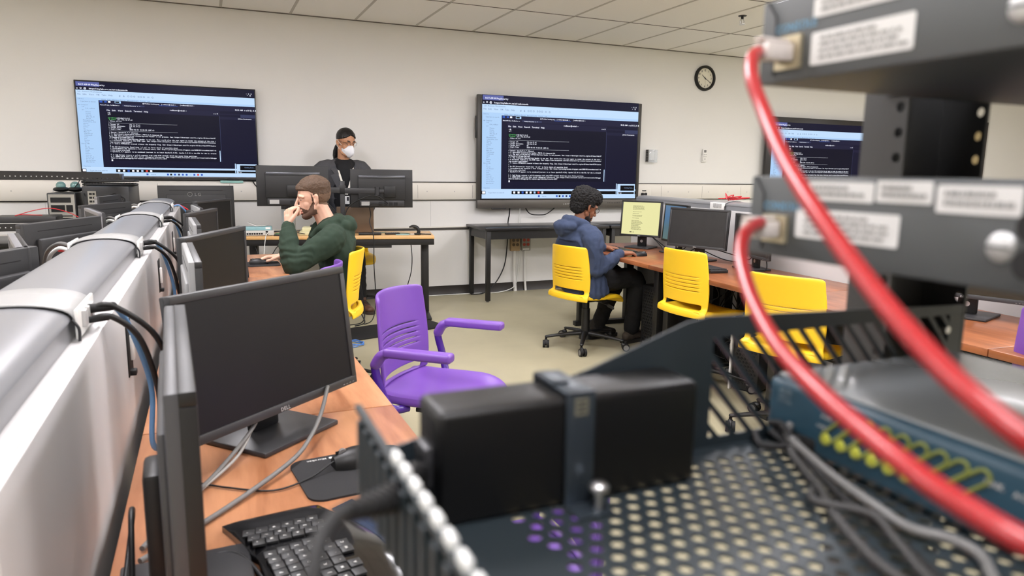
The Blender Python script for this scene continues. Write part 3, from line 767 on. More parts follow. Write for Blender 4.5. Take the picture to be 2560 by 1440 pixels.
def divider(name, label, loc, yaw, L, brackets, dz=0, slots=True):
    """y runs 0..L from the near end; x = 0 the middle"""
    t = thing(name, label, 'desk divider', loc, yaw)
    for s_ in (-1, 1):
        b = MB().rbox(s_ * .118 - .006, s_ * .118 + .006, 0, L, .06, 1.05 + dz, .003)
        obj('side_panel', b, M_panel, t)
    obj('ledge', MB().bx(-.112, .112, 0, L, 1.03 + dz, 1.046 + dz), M_panel, t)
    obj('end_panel', MB().bx(-.112, .112, .002, .012, .06, 1.03 + dz), M_panel, t)
    obj('plinth', MB().bx(-.1, .1, .01, L - .01, 0, .06), M_black, t)
    n = 14; prof = [(-.085, 1.046), (-.085, 1.083)] + [(.088 * -cos(PI * k / n), 1.083 + .027 * sin(PI * k / n)) for k in range(n + 1)] + [(.085, 1.083), (.085, 1.046)]
    b = MB(); m_ = len(prof)
    vs = [(x, y, z + dz) for y in (0, L) for x, z in prof]
    b.add(vs, [(k, k + 1, m_ + k + 1, m_ + k) for k in range(m_ - 1)] + [tuple(range(m_)), tuple(range(2 * m_ - 1, m_ - 1, -1))])
    obj('raceway_cover', b, M_cover, t, smooth=30)
    for y in brackets:
        n = 16; half = .09
        def sad(e, lift): return [(.094 * -cos(PI * k / n), e, 1.083 + dz + (.03 + lift) * sin(PI * k / n) ** .8) for k in range(n + 1)]
        rows = [sad(y - half, .0012), sad(y - half * .5, -.004), sad(y, .006), sad(y + half * .5, -.004), sad(y + half, .0012)]
        vs = [p for r_ in rows for p in r_]
        fs = [(i * (n + 1) + k, i * (n + 1) + k + 1, (i + 1) * (n + 1) + k + 1, (i + 1) * (n + 1) + k) for i in range(4) for k in range(n)]
        br = obj('saddle_bracket', MB().add(vs, fs), M_saddle, t, solid=.003, smooth=50)
        for s_ in (-1, 1):
            b = MB().rbox(s_ * .097 - .003, s_ * .097 + .003, y - half, y + half, 1.05 + dz, 1.102 + dz, .002)
            pl = obj('jack_plate', b, M_white, br)
            b = MB()
            for q in range(3): b.rbox(s_ * .103 - .004, s_ * .103 + .004, y - .055 + q * .036, y - .03 + q * .036, 1.064 + dz, 1.094 + dz, .002)
            obj('jack', b, M_lgrey, pl)
            b = MB().tube([(s_ * .091, y - half - .002, 1.085 + dz), (s_ * .1, y - half - .002, 1.07 + dz), (s_ * .1, y - half - .002, 1.048 + dz)], .0025)
            obj('seam_clip', b, M_dgrey, pl)
    if slots:
        for y in [v + .38 for v in brackets[:3]]:
            b = MB().rbox(.123, .127, y - .045, y + .045, .86, .985, .002).rbox(.125, .135, y + .0, y + .03, .89, .95, .003, m=1).rbox(.126, .14, y - .035, y - .01, .862, .875, .002)
            obj('outlet_cover', b, [M_soft, M_white], t)
    return t
BR = [-5.82, -4.6, -3.3, -2.0]
divider('desk_divider', 'long white desk divider with a domed grey cable raceway on top', (XC, Y0, 0), 0, Y1 - Y0, [y - Y0 for y in BR])
# cables from the jack plates down to the left desk
def drop(y, i, m, lab, dx=0, dz=0, end=.78, r=.0055, kink=0):
    x0 = XC + .103
    return cable('monitor_cable', [(x0 + .005, y + i * .03, 1.083 + dz), (x0 + .04, y + i * .03, 1.085 + dz), (x0 + .085 + dx, y + .03 + i * .03, 1.02), (x0 + .105 + dx, y + .08 + i * .03, .9), (x0 + .1 + dx, y + .1 + kink, end), (x0 + .125 + dx, y + .15 + kink, .748)], r, m, lab, 'cables dropping from the divider')
for k, y in enumerate(BR[:3]):
    nm = ('nearest', 'second', 'third')[k]
    drop(y, .6, M_cblue, 'blue cable dropping from the %s jack bracket of the divider' % nm, -.02)
    drop(y, 0, M_cblack, 'upper black cable arching from the %s jack bracket of the divider' % nm, .02, .004)
    drop(y, -.7, M_cblack, 'lower black cable dropping from the %s jack bracket of the divider' % nm, -.005, -.012)
    b = MB().limb([(XC + .106, y, 1.087), (XC + .142, y + .003, 1.089)], [.0085, .008]).limb([(XC + .106, y - .02, 1.07), (XC + .135, y - .02, 1.072)], [.006, .005])
    top('cable_plug', b, M_soft, 'black plug in the %s jack bracket of the divider' % nm, 'plug')
drop(BR[3], .5, M_cred, 'red cable curling from the farthest jack bracket of the divider', .03)
drop(BR[3], -.5, M_cblue, 'blue cable beside the red one at the farthest jack bracket', .0)
for k, y in enumerate((-4.62, -3.32, -2.0)):
    nm = ('nearest', 'middle', 'farthest')[k]
    x0 = XC - .103
    cable('monitor_cable', [(x0, y, 1.085), (x0 - .04, y + .03, 1.09), (x0 - .09, y + .1, 1.04), (x0 - .11, y + .15, .9)], .006, M_cgrey, 'grey cable looping off the %s left-hand jack bracket' % nm)
    cable('monitor_cable', [(x0, y - .03, 1.075), (x0 - .035, y - .01, 1.078), (x0 - .07, y + .03, 1.03), (x0 - .08, y + .1, .9)], .006, M_cwhite, 'white cable looping off the %s left-hand jack bracket' % nm)
top('jack_plug', MB().limb([(XC - .104, -4.6, 1.07), (XC - .14, -4.58, 1.07)], [.008, .008]), M_cred, 'red plug on the left side of the divider bracket', 'plug')

# ------------------------------------------------------------------ small things on the near desk
D = .74
# mouse pad with printed lettering, mouse, ergonomic keyboard
pad = thing('mouse_pad', 'black wrist mouse pad with white lettering on the near desk', 'mouse pad', (.045, -5.92, D), R(186))
def rrect(w, h, r, n=6):
    out = []
    for cx, cy, a in ((w / 2 - r, h / 2 - r, 0), (-w / 2 + r, h / 2 - r, 90), (-w / 2 + r, -h / 2 + r, 180), (w / 2 - r, -h / 2 + r, 270)):
        out += [(cx + r * cos(R(a + 90 * k / n)), cy + r * sin(R(a + 90 * k / n))) for k in range(n + 1)]
    return out
obj('mat', MB().prism(rrect(.235, .2, .03), 0, .004), mat('pad_cloth', (30, 30, 32), .85, bump=.3, bscale=700), pad)
b = MB(); letters(b, 'Fellowes.', -.075, 0, .0075, 0); x_ = letters(b, 'Microban', .012, 0, .007, 0)
b.cyl((.002, .0, .004), (.002, -.0003, .004), .0045, n=14)
obj('lettering', b, M_white, pad, (.03, -.088, .0045), (R(-90), 0, 0), smooth=0)
def mouse(label, loc, yaw, m=None):
    t = thing('computer_mouse', label, 'mouse', loc, yaw)
    b = MB(); n = 16; rows = []
    for i in range(9):
        v = i / 8; y = -.055 + .11 * v; wd = .031 * (sin(PI * (.12 + .8 * v)) ** .5); hh = .036 * (sin(PI * (.1 + .72 * v)) ** .7)
        rows.append([(wd * cos(PI * k / n), y, hh * sin(PI * k / n) ** .8) for k in range(n + 1)])
    vs = [p for r_ in rows for p in r_]
    fs = [(i * (n + 1) + k, (i + 1) * (n + 1) + k, (i + 1) * (n + 1) + k + 1, i * (n + 1) + k + 1) for i in range(8) for k in range(n)] + [tuple(range(n + 1)), tuple(range(9 * (n + 1) - 1, 8 * (n + 1) - 1, -1))]
    b.add(vs, fs); obj('shell', b, m or M_black, t, smooth=60)
    obj('scroll_wheel', MB().cyl((-.004, .035, .028), (.004, .035, .028), .009, n=16), M_mgrey, t)
    obj('button_seam', MB().bx(-.0006, .0006, .012, .05, .0, .0335), M_soft, t)
    return t
mouse('black mouse on the lettered mouse pad', (.055, -5.885, D + .0045), R(100))
# ergonomic keyboard, curved, seen upside down from the camera
kb = thing('keyboard', 'curved black ergonomic keyboard on the near desk with glossy palm edge', 'keyboard', (-.072, -6.285, D), R(97))
M_gloss = mat('gloss_black', (10, 10, 12), .12, coat=.6)
M_key = mat('key_black', (30, 30, 31), .45, bump=.05, bscale=500)
nb = 26; vs = []; 
def kbz(x, y): return .016 + .016 * math.exp(-(x / .11) ** 2) + .02 * (y + .1) * 0
def kbp(x, y):  # wave layout: rows bow towards the typist
    return (x, y - .035 * (1 - (abs(x) / .23) ** 2) + .018, kbz(x, y))
b = MB(); ny = 8
for j in range(ny + 1):
    for i in range(nb + 1):
        x = -.23 + .46 * i / nb; y = -.078 + .176 * j / ny
        xx = x * (1 - .03 * (abs(j / ny - .5) * 2) ** 4); p = kbp(xx, y)
        b.v.append((p[0], p[1] + (.02 * abs(x / .23) ** 4 if j == 0 else 0), p[2] - (.006 if j in (0, ny) or i in (0, nb) else 0)))
for j in range(ny):
    for i in range(nb):
        o = j * (nb + 1) + i; b.f.append((o, o + 1, o + nb + 2, o + nb + 1)); b.m.append(0)
bot = len(b.v); b.v += [(v[0], v[1], 0) for v in b.v]
edge = [i for i in range(nb + 1)] + [j * (nb + 1) + nb for j in range(1, ny + 1)] + [ny * (nb + 1) + i for i in range(nb - 1, -1, -1)] + [j * (nb + 1) for j in range(ny - 1, 0, -1)]
for k in range(len(edge)): a_, c_ = edge[k], edge[(k + 1) % len(edge)]; b.f.append((a_, a_ + bot, c_ + bot, c_)); b.m.append(0)
obj('case', b, M_gloss, kb, smooth=50)
b = MB(); n = 20; rows = []
for j, (y, dz) in enumerate(((-.122, .0), (-.112, .014), (-.076, .004))):
    rows.append([(x, y - .035 * (1 - (abs(x) / .23) ** 2) * 1.05 + .02, kbz(x, 0) * .7 + dz - .008) for x in [-.2 + .4 * i / n for i in range(n + 1)]])
vs = [p for r_ in rows for p in r_]
b.add(vs, [(j * (n + 1) + i, j * (n + 1) + i + 1, (j + 1) * (n + 1) + i + 1, (j + 1) * (n + 1) + i) for j in range(2) for i in range(n)])
obj('palm_edge', b, mat('palm_silver', (92, 108, 140), .15, metal=.7), kb, smooth=60, solid=.004)
KEY = MB().rbox(-.0099, .0099, -.0093, .0093, 0, .0045, .001).mesh('key', [M_key, M_white])
LEG = {}
def key_with(s_):
    if s_ not in LEG:
        kmb = MB().rbox(-.0099, .0099, -.0093, .0093, 0, .0045, .001)
        if s_: letters(kmb, s_, -.005, -.0015, .0048, 0, 1, frame((0, 0, .0062), 0, R(-90)))
        LEG[s_] = kmb.mesh('key', [M_key, M_white])
    return LEG[s_]
krows = ['*FFFFFFFFFFFF', 'E1234567890-=', '`QWERTYUIOP[]', 'TASDFGHJKL;\'\\', 'SZXCVBNM,./S^', 'CWA____A WC']
for j, row in enumerate(krows):
    for i, ch in enumerate(row[:13]):
        if ch == ' ': continue
        x = -.212 + i * .0212 + j * .004; y = .084 - j * .0202
        if i >= 6: x += .012
        p = kbp(x, y)
        k_ = obj('key', key_with('' if ch == '_' else ch), None, kb, (p[0], p[1], p[2] + .001), (0, -R(14) * x / .23 * 0, -.3 * x / .23))
for j in range(6):
    for i, ch in enumerate(('***', 'N/*', '789', '456', '123', '0.E')[j]):
        x = .112 + i * .0212; y = .084 - j * .0202; p = kbp(x, y)
        obj('key', key_with(ch), None, kb, (p[0], p[1], p[2] + .001), (0, 0, -.3 * x / .23))
# loose cables of the nearest monitors
cable('monitor_cable', [(-.11, -5.64, .83), (-.14, -5.72, .79), (-.21, -5.84, .755), (-.28, -5.98, .747), (-.33, -6.1, .747)], .0045, M_cgrey, 'grey cable leaning from the nearest monitor to the desk, left one', group=None)
cable('monitor_cable', [(.04, -5.58, .82), (.01, -5.67, .785), (-.03, -5.77, .765), (-.08, -5.86, .756), (-.2, -6.0, .747), (-.33, -6.14, .747)], .0048, M_cgrey, 'grey cable crossing the base plate of the nearest monitor')
cable('monitor_cable', [(-.12, -5.66, .82), (-.17, -5.78, .76), (-.25, -5.92, .747), (-.3, -6.05, .747)], .0035, mat('cable_pale', (150, 148, 144), .5), 'thin pale cable beside the base plate of the nearest monitor')
cable('mouse_cable', [(.035, -5.895, .765), (.0, -5.9, .76), (-.05, -5.93, .747), (-.12, -5.955, .744), (-.2, -5.91, .744), (-.26, -5.86, .744)], .002, M_cblack, 'thin mouse cable running from the lettered pad across the desk')
cable('monitor_cable', [(-.27, -6.18, .745), (-.2, -6.17, .75), (-.16, -6.26, .747), (-.14, -6.4, .746)], .0035, M_cblack, 'thin black cable over the base of the edge-on monitor')
cable('monitor_cable', [(-.33, -6.25, .76), (-.33, -6.2, .85), (-.34, -6.1, .8), (-.345, -6.2, .746)], .004, M_cblack, 'black cable looping at the foot of the edge-on monitor')

# small keyboard and pad at the green-hoodie person's place
def keyboard(label, loc, yaw, w=.44, d=.13, tilt=4, z=D, numeric=True):
    t = thing('keyboard', label, 'keyboard', (loc[0], loc[1], z), yaw)
    obj('case', MB().rbox(-w / 2, w / 2, -d / 2, d / 2, 0, .02, .004), M_black, t)
    b = MB(); n = int(w / .02)
    for j in range(6):
        for i in range(n):
            if i in (int(n * .64), int(n * .81)) : continue
            x = -w / 2 + .012 + i * (w - .02) / n; y = d / 2 - .016 - j * .0195
            b.bx(x, x + .0155, y - .0155 + .004, y + .004, .02, .026)
    obj('keys', b, M_dgrey, t, smooth=0)
    return t
keyboard('small black keyboard at the place of the green hoodie person', (-.07, -2.92), R(88))
top('mouse_pad', MB().prism(rrect(.23, .2, .03), 0, .004), MATS['pad_cloth'], 'black mouse pad under the hand of the green hoodie person', 'mouse pad', (.1, -2.58, D), R(90))
mouse('black mouse held by the green hoodie person', (.075, -2.585, D + .0045), R(95))

# ------------------------------------------------------------------ wall table, towers and rack at the far left
def table(label, x0, x1, y0, y1, h, m, leg=.045, th=.03, apron=.09, inset=.03, name='table'):
    cx, cy = (x0 + x1) / 2, (y0 + y1) / 2; w, d = x1 - x0, y1 - y0
    t = thing(name, label, 'table', (cx, cy, 0))
    obj('tabletop', MB().rbox(-w / 2, w / 2, -d / 2, d / 2, h - th, h, .004), m, t)
    b = MB()
    for a in ((-w / 2 + inset + .005, w / 2 - inset - .005, -d / 2 + inset, -d / 2 + inset + .02), (-w / 2 + inset + .005, w / 2 - inset - .005, d / 2 - inset - .02, d / 2 - inset), (-w / 2 + inset, -w / 2 + inset + .02, -d / 2 + inset, d / 2 - inset), (w / 2 - inset - .02, w / 2 - inset, -d / 2 + inset, d / 2 - inset)):
        b.bx(a[0], a[1], a[2], a[3], h - th - apron, h - th)
    obj('apron', b, M_blackmetal, t)
    for sx in (-1, 1):
        for sy in (-1, 1):
            x, y = sx * (w / 2 - inset - leg / 2 + .005), sy * (d / 2 - inset - leg / 2 + .005)
            l = obj('leg', MB().rbox(x - leg / 2, x + leg / 2, y - leg / 2, y + leg / 2, .012, h - th, .003), M_blackmetal, t)
            obj('foot', MB().cyl((x, y, 0), (x, y, .014), .014, n=14), M_mgrey, l)
    return t
M_blacktop = mat('black_tabletop', (36, 35, 36), .3, var=.1, vscale=12)
table('black table with slim square legs under the interactive display', 2.37, 3.82, -.62, -.03, .772, M_blacktop)
table('second black table butted against the first, partly behind the seated person', 3.84, 5.3, -.62, -.03, .772, M_blacktop)
table('dark wall table holding the computer towers behind the divider', -2.0, .0, -.74, -.06, .74, M_blacktop)
M_case = mat('case_black', (32, 32, 33), .4, bump=.05, bscale=400)
# grey-backed tower
t = thing('computer_tower', 'black computer tower with pale metal rear panel and honeycomb vent', 'computer tower', (-1.25, -.5, .74), R(-4))
obj('case', MB().rbox(-.1, .1, -.2, .2, 0, .385, .008), M_case, t)
M_rear = mat('rear_metal', (168, 166, 158), .4, metal=.3)
obj('rear_panel', MB().bx(-.09, .09, -.203, -.2, .01, .375), M_rear, t)
b = MB().bx(-.075, .065, -.206, -.203, .31, .35).bx(-.075, .02, -.206, -.203, .235, .29).bx(.03, .075, -.206, -.203, .235, .29)
for k in range(3): b.bx(-.07, .07, -.205, -.203, .2 - k * .02, .208 - k * .02)
for k in range(6): b.cyl((-.07, -.203, .03 + k * .026), (-.07, -.206, .03 + k * .026), .009, n=10)
for j in range(7):
    for i in range(7): b.cyl((-.03 + i * .016 + (j % 2) * .008, -.203, .02 + j * .018), (-.03 + i * .016 + (j % 2) * .008, -.2045, .02 + j * .018), .006, n=6)
obj('port', b, M_soft, t)
# black tower
t = thing('computer_tower', 'wide black computer tower with honeycomb fan grille', 'computer tower', (-.93, -.52, .74), R(-6))
obj('case', MB().rbox(-.17, .17, -.2, .2, 0, .44, .008), M_case, t)
b = MB()
for k in range(6): a0 = R(60 * k + 30); a1 = R(60 * k + 90); b.tube([(.06 + .085 * cos(a0), -.202, .3 + .085 * sin(a0)), (.06 + .085 * cos(a1), -.202, .3 + .085 * sin(a1))], .004, sm=0)
for j in range(8):
    for i in range(8):
        x, z = .06 - .062 + i * .017 + (j % 2) * .0085, .3 - .056 + j * .0155
        if (x - .06) ** 2 + (z - .3) ** 2 < .0052: b.cyl((x, -.2, z), (x, -.2025, z), .0065, n=6)
obj('fan_grille', b, M_soft, t)
b = MB().bx(-.13, -.07, -.203, -.2, .26, .4)
for z in (.28, .31, .34, .37): b.bx(-.12, -.1, -.2045, -.203, z, z + .016, m=1).bx(-.095, -.08, -.2045, -.203, z, z + .016, m=1)
obj('port_panel', b, [M_rear, M_soft], t)
obj('screw', MB().cyl((.0, -.2, .33), (.0, -.206, .33), .006).cyl((.03, -.2, .24), (.03, -.206, .24), .006).cyl((.06, -.2, .24), (.06, -.206, .24), .006).cyl((.09, -.2, .24), (.09, -.206, .24), .006), M_lgrey, t)
def flat_kb(label, loc, yaw, pitch):
    t = thing('keyboard', label, 'keyboard', loc, yaw)
    b = MB().rbox(-.2, .2, -.07, .07, 0, .018, .005)
    o = obj('case', b, M_black, t, rot=(0, pitch, 0))
    b = MB()
    for j in range(5):
        for i in range(18): b.bx(-.19 + i * .0212, -.174 + i * .0212, -.06 + j * .024, -.042 + j * .024, .018, .022)
    obj('keys', b, M_dgrey, o, smooth=0)
flat_kb('lower black keyboard lying on the wide black tower', (-.93, -.52, 1.181), R(2), 0)
flat_kb('upper black keyboard lying askew on another keyboard on the black tower', (-.93, -.53, 1.207), R(-12), R(-1.5))
for k, (x, lb) in enumerate(((-1.29, 'left clear ball of the mice pile on the grey-backed tower'), (-1.19, 'right clear ball of the mice pile on the grey-backed tower'))):
    t = thing('trackball', lb, 'trackball', (x, -.5, 1.125 + .002))
    obj('body', MB().ball((0, 0, .022), (.06, .08, .022)), M_black, t, smooth=60)
    obj('ball', MB().ball((0, -.01, .05), (.036, .036, .036)), mat('ball_teal', (112, 150, 148), .15, coat=.5), t, smooth=60)
cable('mouse_cable', [(-1.2, -.55, 1.15), (-1.16, -.56, 1.2), (-1.14, -.57, 1.235), (-1.11, -.6, 1.22), (-1.105, -.72, 1.1), (-1.11, -.722, 1.0)], .003, M_cblack, 'black cord looping up between the two towers')
# open equipment rack
t = thing('equipment_rack', 'black open equipment rack at the left edge with perforated rails', 'rack', (-1.78, -.9, 0))
def rail(x0, x1, y, z, hgt=.05):
    b = MB(); n = int((x1 - x0) / .032)
    for k in range(n):
        a, c_ = x0 + k * (x1 - x0) / n, x0 + (k + 1) * (x1 - x0) / n
        big = k > n * .6
        hf = (lambda th: (.26 * cos(th), .16 * sin(th))) if not big else (lambda th: (.42 * cos(th), .15 * sin(th) - .5))
        b.cell((a, y, z), (c_, y, z), (c_, y, z + hgt), (a, y, z + hgt), hf, n=16)
    return b
obj('front_rail', rail(0, .97, -.2, 1.235, .05), M_blackmetal, t, solid=.003, smooth=0)
obj('rear_rail', rail(0, .82, .12, 1.262, .032), M_blackmetal, t, solid=.003, smooth=0)
obj('end_block', MB().rbox(.88, .99, -.16, -.06, 1.24, 1.285, .004), mat('rail_blue_reflection', (92, 98, 122), .3, metal=.4), t)  # light-blue reflection put into the block's colour
obj('end_tie', MB().rbox(.79, .82, -.2, .12, 1.24, 1.262, .003).rbox(.97, .985, -.205, -.1, 1.237, 1.283, .003), M_blackmetal, t)
for x in (-.06,):
    for y in (-.2, .12): obj('upright', MB().rbox(x - .03, x + .03, y - .02, y + .02, .0, 1.3, .004), M_blackmetal, t)
obj('lower_rail', rail(0, .5, -.2, .86, .055), M_blackmetal, t, solid=.003, smooth=0)
obj('lower_rear_rail', rail(0, .45, .12, .9, .03), M_blackmetal, t, solid=.003, smooth=0)
obj('foot', MB().bx(-.14, .02, -.24, .16, 0, .03), M_blackmetal, t)
top('network_box', MB().rbox(-.2, .2, -.14, .14, 0, .045, .004), M_dgrey, 'flat dark network box resting on the lower rack rails', 'network box', (-1.45, -.93, .918))
cable('network_cable', [(-1.36, -.93, .966), (-1.5, -.95, .972), (-1.52, -.97, .966), (-1.42, -.98, 1.0), (-1.3, -.98, 1.02), (-1.18, -1.0, .99), (-1.08, -1.0, .93)], .003, M_cred, 'thin red patch cable lying on the network box')
# ------------------------------------------------------------------ right-hand desk row (turned 3.6 degrees)
RA = math.atan(.0625); HR = .72
def rr(s, t):                       # s along the row from the near seam, t into the desk
    return (2.414 + s * sin(RA) + t * cos(RA), -5.648 + s * cos(RA) - t * sin(RA))
M_desk2 = wood('desk_cherry_right', (112, 62, 36), (160, 98, 60), .8, .28, 'Y')
for k, (s0, s1) in enumerate(((-1.4, 0), (0, 1.2), (1.2, 2.43), (2.43, 3.85))):
    c_ = rr((s0 + s1) / 2, .36)
    desk(('cherry desk at the right edge beside the purple chair', 'cherry desk at right behind the rack post', 'cherry desk under the wide blank monitor and its keyboard', 'far cherry desk where the person in navy works')[k], c_, s1 - s0, .72, HR, yaw=-RA + PI, m=M_desk2)
p0 = rr(-1.6, .862)
divider('desk_divider', 'white divider with grey raceway behind the right-hand monitors', (p0[0], p0[1], 0), -RA, 5.6, [4.35], dz=.03, slots=False)
b = MB()
x0, y0 = rr(2.72, .84); 
for k in range(4): b.limb([(x0 + .03 * k, y0 + .02 * k, 1.15), (x0 - .03 + .05 * k, y0 - .03 * k, 1.2 - .01 * k), (x0 - .06, y0 - .05 + .03 * k, 1.16)], [.004, .004, .004])
top('cable_tangle', b, M_cred, 'tangle of red cable ends on the right divider raceway', 'cable')
def doc_screen():
    P = MB()
    random.seed(3)
    return P
G_yel = glow('screen_paper', (244, 240, 176), .92); G_ytx = glow('screen_ink', (128, 124, 92), .8)
def gradient_mat():
    m = bpy.data.materials.new('screen_landscape'); m.use_nodes = True; nt = m.node_tree; b_ = nt.nodes['Principled BSDF']
    b_.inputs['Base Color'].default_value = (0, 0, 0, 1)
    tc = nt.nodes.new('ShaderNodeTexCoord'); sx = nt.nodes.new('ShaderNodeSeparateXYZ'); cr = nt.nodes.new('ShaderNodeValToRGB')
    nt.links.new(tc.outputs['Generated'], sx.inputs[0]); nt.links.new(sx.outputs['Z'], cr.inputs['Fac']); nt.links.new(cr.outputs['Color'], b_.inputs['Emission Color'])
    e = cr.color_ramp.elements; e[0].position = 0; e[0].color = lin((86, 112, 112)) + (1,); e[1].position = 1; e[1].color = lin((84, 118, 152)) + (1,)
    n = cr.color_ramp.elements.new(.35); n.color = lin((70, 104, 120)) + (1,); n = cr.color_ramp.elements.new(.7); n.color = lin((64, 108, 152)) + (1,)
    b_.inputs['Emission Strength'].default_value = 1
    return m
m1 = monitor('square monitor showing a pale yellow document in front of the person in navy', (3.13, -2.26), -57, .965, w=.36, h=.30, tilt=6, desk=HR, bez=M_black, screen=G_yel, base=(.22, .2), bezel=.014)
b = MB(); random.seed(5)
def para(z, n, ind=-.075, wmax=.075):
    for k in range(n):
        L = wmax * (.55 + .45 * random.random()); x = ind
        while x < ind + L * 1.35:
            q = .004 + .01 * random.random(); b.bx(x, x + q, -.0098, -.0094, z - k * .0075, z - k * .0075 + .0028, M=frame((0, 0, .965 - HR), 0, R(-6))); x += q + .0022
para(.105, 5); para(.055, 1); para(.04, 1); para(.026, 2); para(.002, 1); para(-.018, 11, -.08, .07)
b.bx(-.09, -.072, -.0098, -.0094, -.118, -.11, M=frame((0, 0, .965 - HR), 0, R(-6))); b.bx(-.062, -.052, -.0098, -.0094, -.117, -.112, M=frame((0, 0, .965 - HR), 0, R(-6)))
obj('screen_text', b, G_ytx, m1, smooth=0)
monitor('narrowly seen monitor with a blue landscape beside the yellow document', (3.17, -2.68), -98, .955, w=.36, h=.30, tilt=4, desk=HR, bez=M_black, screen=gradient_mat(), base=(.2, .18), bezel=.014)
M_scr2 = mat('dusty_screen', (44, 44, 44), .35, var=.3, vscale=14)
monitor('wide blank dusty monitor behind the second yellow chair', (3.03, -3.14), -72, .955, w=.49, h=.285, tilt=5, desk=HR, screen=M_scr2, base=(.2, .2))
monitor('dark monitor half hidden by the lower rack unit above the third chair', (3.1, -3.62), -104, .94, w=.46, h=.28, desk=HR, screen=M_scr2, base=(.2, .18))
monitor('brown tinted blank monitor at the right edge behind the rack', (2.93, -5.2), -72, .955, w=.5, h=.3, tilt=4, desk=HR, screen=mat('screen_brown_reflection', (52, 46, 34), .25, var=.2, vscale=5), base=(.22, .22))  # brown reflection painted into the screen colour
keyboard('low black keyboard in front of the person in navy', (2.8, -2.45), R(86), z=HR)
keyboard('black keyboard under the wide blank monitor', (2.79, -3.5), R(84), z=HR)
mouse('black mouse under the hand of the person in navy', (2.80, -2.76, HR), R(-95))
def wires(lab, pts, m=None, r=.0035): return cable('monitor_cable', pts, r, m or M_cblack, lab)
wires('black cable trailing from the foot of the yellow-document monitor', [(3.18, -2.32, .84), (3.2, -2.45, .76), (3.16, -2.58, .73), (3.22, -2.75, .727), (3.24, -2.9, .8)])
wires('black cable behind the stand of the yellow-document monitor', [(3.2, -2.3, .83), (3.25, -2.45, .745), (3.2, -2.62, .727), (3.26, -2.7, .76), (3.26, -2.72, .83)])
wires('black cable sagging behind the wide blank monitor stand', [(3.06, -3.16, .84), (3.16, -3.24, .8), (3.2, -3.4, .775), (3.18, -3.52, .77), (3.15, -3.6, .83)])
wires('second black cable sagging behind the wide blank monitor', [(3.05, -3.06, .83), (3.2, -3.2, .74), (3.24, -3.36, .728), (3.24, -3.5, .728), (3.18, -3.6, .8)])
wires('black cable curl at the foot of the half hidden monitor', [(3.12, -3.55, .82), (3.02, -3.6, .75), (3.0, -3.68, .727), (3.1, -3.76, .727), (3.16, -3.7, .8)])
wires('black cable behind the brown tinted monitor', [(2.98, -5.08, .83), (3.05, -4.95, .79), (3.12, -4.85, .77), (3.1, -4.7, .74), (3.0, -4.65, .724)])
wires('thin black cable on the desk by the brown tinted monitor', [(3.02, -4.8, .8), (2.95, -4.95, .75), (2.9, -5.05, .735), (2.8, -4.98, .724)])
# towers under the right desks
def small_tower(label, loc, yaw, strip=True):
    t = thing('computer_tower', label, 'computer tower', loc, yaw)
    obj('case', MB().rbox(-.09, .09, -.2, .2, .01, .5, .012), M_case, t)
    b = MB(); 
    for j in range(19):
        for i in range(6): b.cyl((-.062 + i * .023 + (j % 2) * .011, -.2, .05 + j * .023), (-.062 + i * .023 + (j % 2) * .011, -.2035, .05 + j * .023), .0085, n=6)
    obj('mesh_front', b, M_soft, t)
    if strip: obj('side_strip', MB().rbox(-.104, -.088, -.215, -.19, .0, .5, .006), M_white, t)
    for y in (-.165, .165): obj('foot', MB().bx(-.08, .08, y - .015, y + .015, 0, .012), M_soft, t)
a_ = rr(1.8, .48); small_tower('black computer tower with a mesh front and white strip under the right desk', (a_[0], a_[1], 0), R(-70))
a_ = rr(2.86, .46); small_tower('dark computer tower in the shadow under the far right desk', (a_[0], a_[1], 0), R(-88), False)
random.seed(11)
for k in range(7):
    a_ = rr(1.95 + .06 * k, .42 + .03 * (k % 3)); pts = []
    for q in range(7): pts.append((a_[0] + random.uniform(-.07, .07), a_[1] + random.uniform(-.08, .08), .62 - .095 * q + random.uniform(-.03, .03)))
    cable('loose_cable', pts, .004, M_cblack, 'black cable dangling in a tangle under the right desk', group='tangled cables under the right desk')

# ------------------------------------------------------------------ the light wood desk of the standing man
IA = R(-12)
cxi, cyi = .905, -.745
M_maple = wood('desk_maple', (206, 158, 98), (226, 184, 126), .6, .35, 'X')
idk = thing('standing_desk', 'light wood standing desk on black legs in front of the standing man', 'desk', (cxi, cyi, 0), IA)
Wd, Dd, Hd = 1.66, .5, .76
obj('tabletop', MB().rbox(-Wd / 2, Wd / 2, -Dd / 2, Dd / 2, Hd - .03, Hd, .006), M_maple, idk)
obj('frame', MB().rbox(-Wd / 2 + .02, Wd / 2 - .0, -Dd / 2 + .02, -Dd / 2 + .07, Hd - .085, Hd - .031, .004).rbox(-Wd / 2 + .02, Wd / 2 - .02, .05, .1, Hd - .085, Hd - .031, .004), M_blackmetal, idk)
obj('cable_tray', MB().rbox(-.1, .45, -Dd / 2 + .03, -Dd / 2 + .12, Hd - .11, Hd - .086, .003), M_blackmetal, idk)
for q in (-1, 1):
    l = obj('leg', MB().rbox(q * .76 - .034, q * .76 + .034, -.05, .05, .02, Hd - .05, .004).rbox(q * .76 - .028, q * .76 - .022, -.051, -.049, .05, Hd - .1, .001), M_blackmetal, idk)
    obj('foot', MB().rbox(q * .76 - .035, q * .76 + .035, -.36, .3, 0, .03, .01), M_blackmetal, idk)
def di(x, y, z=0): v = Matrix.Rotation(IA, 4, 'Z') @ V((x, y, z)); return (v.x + cxi, v.y + cyi, z)
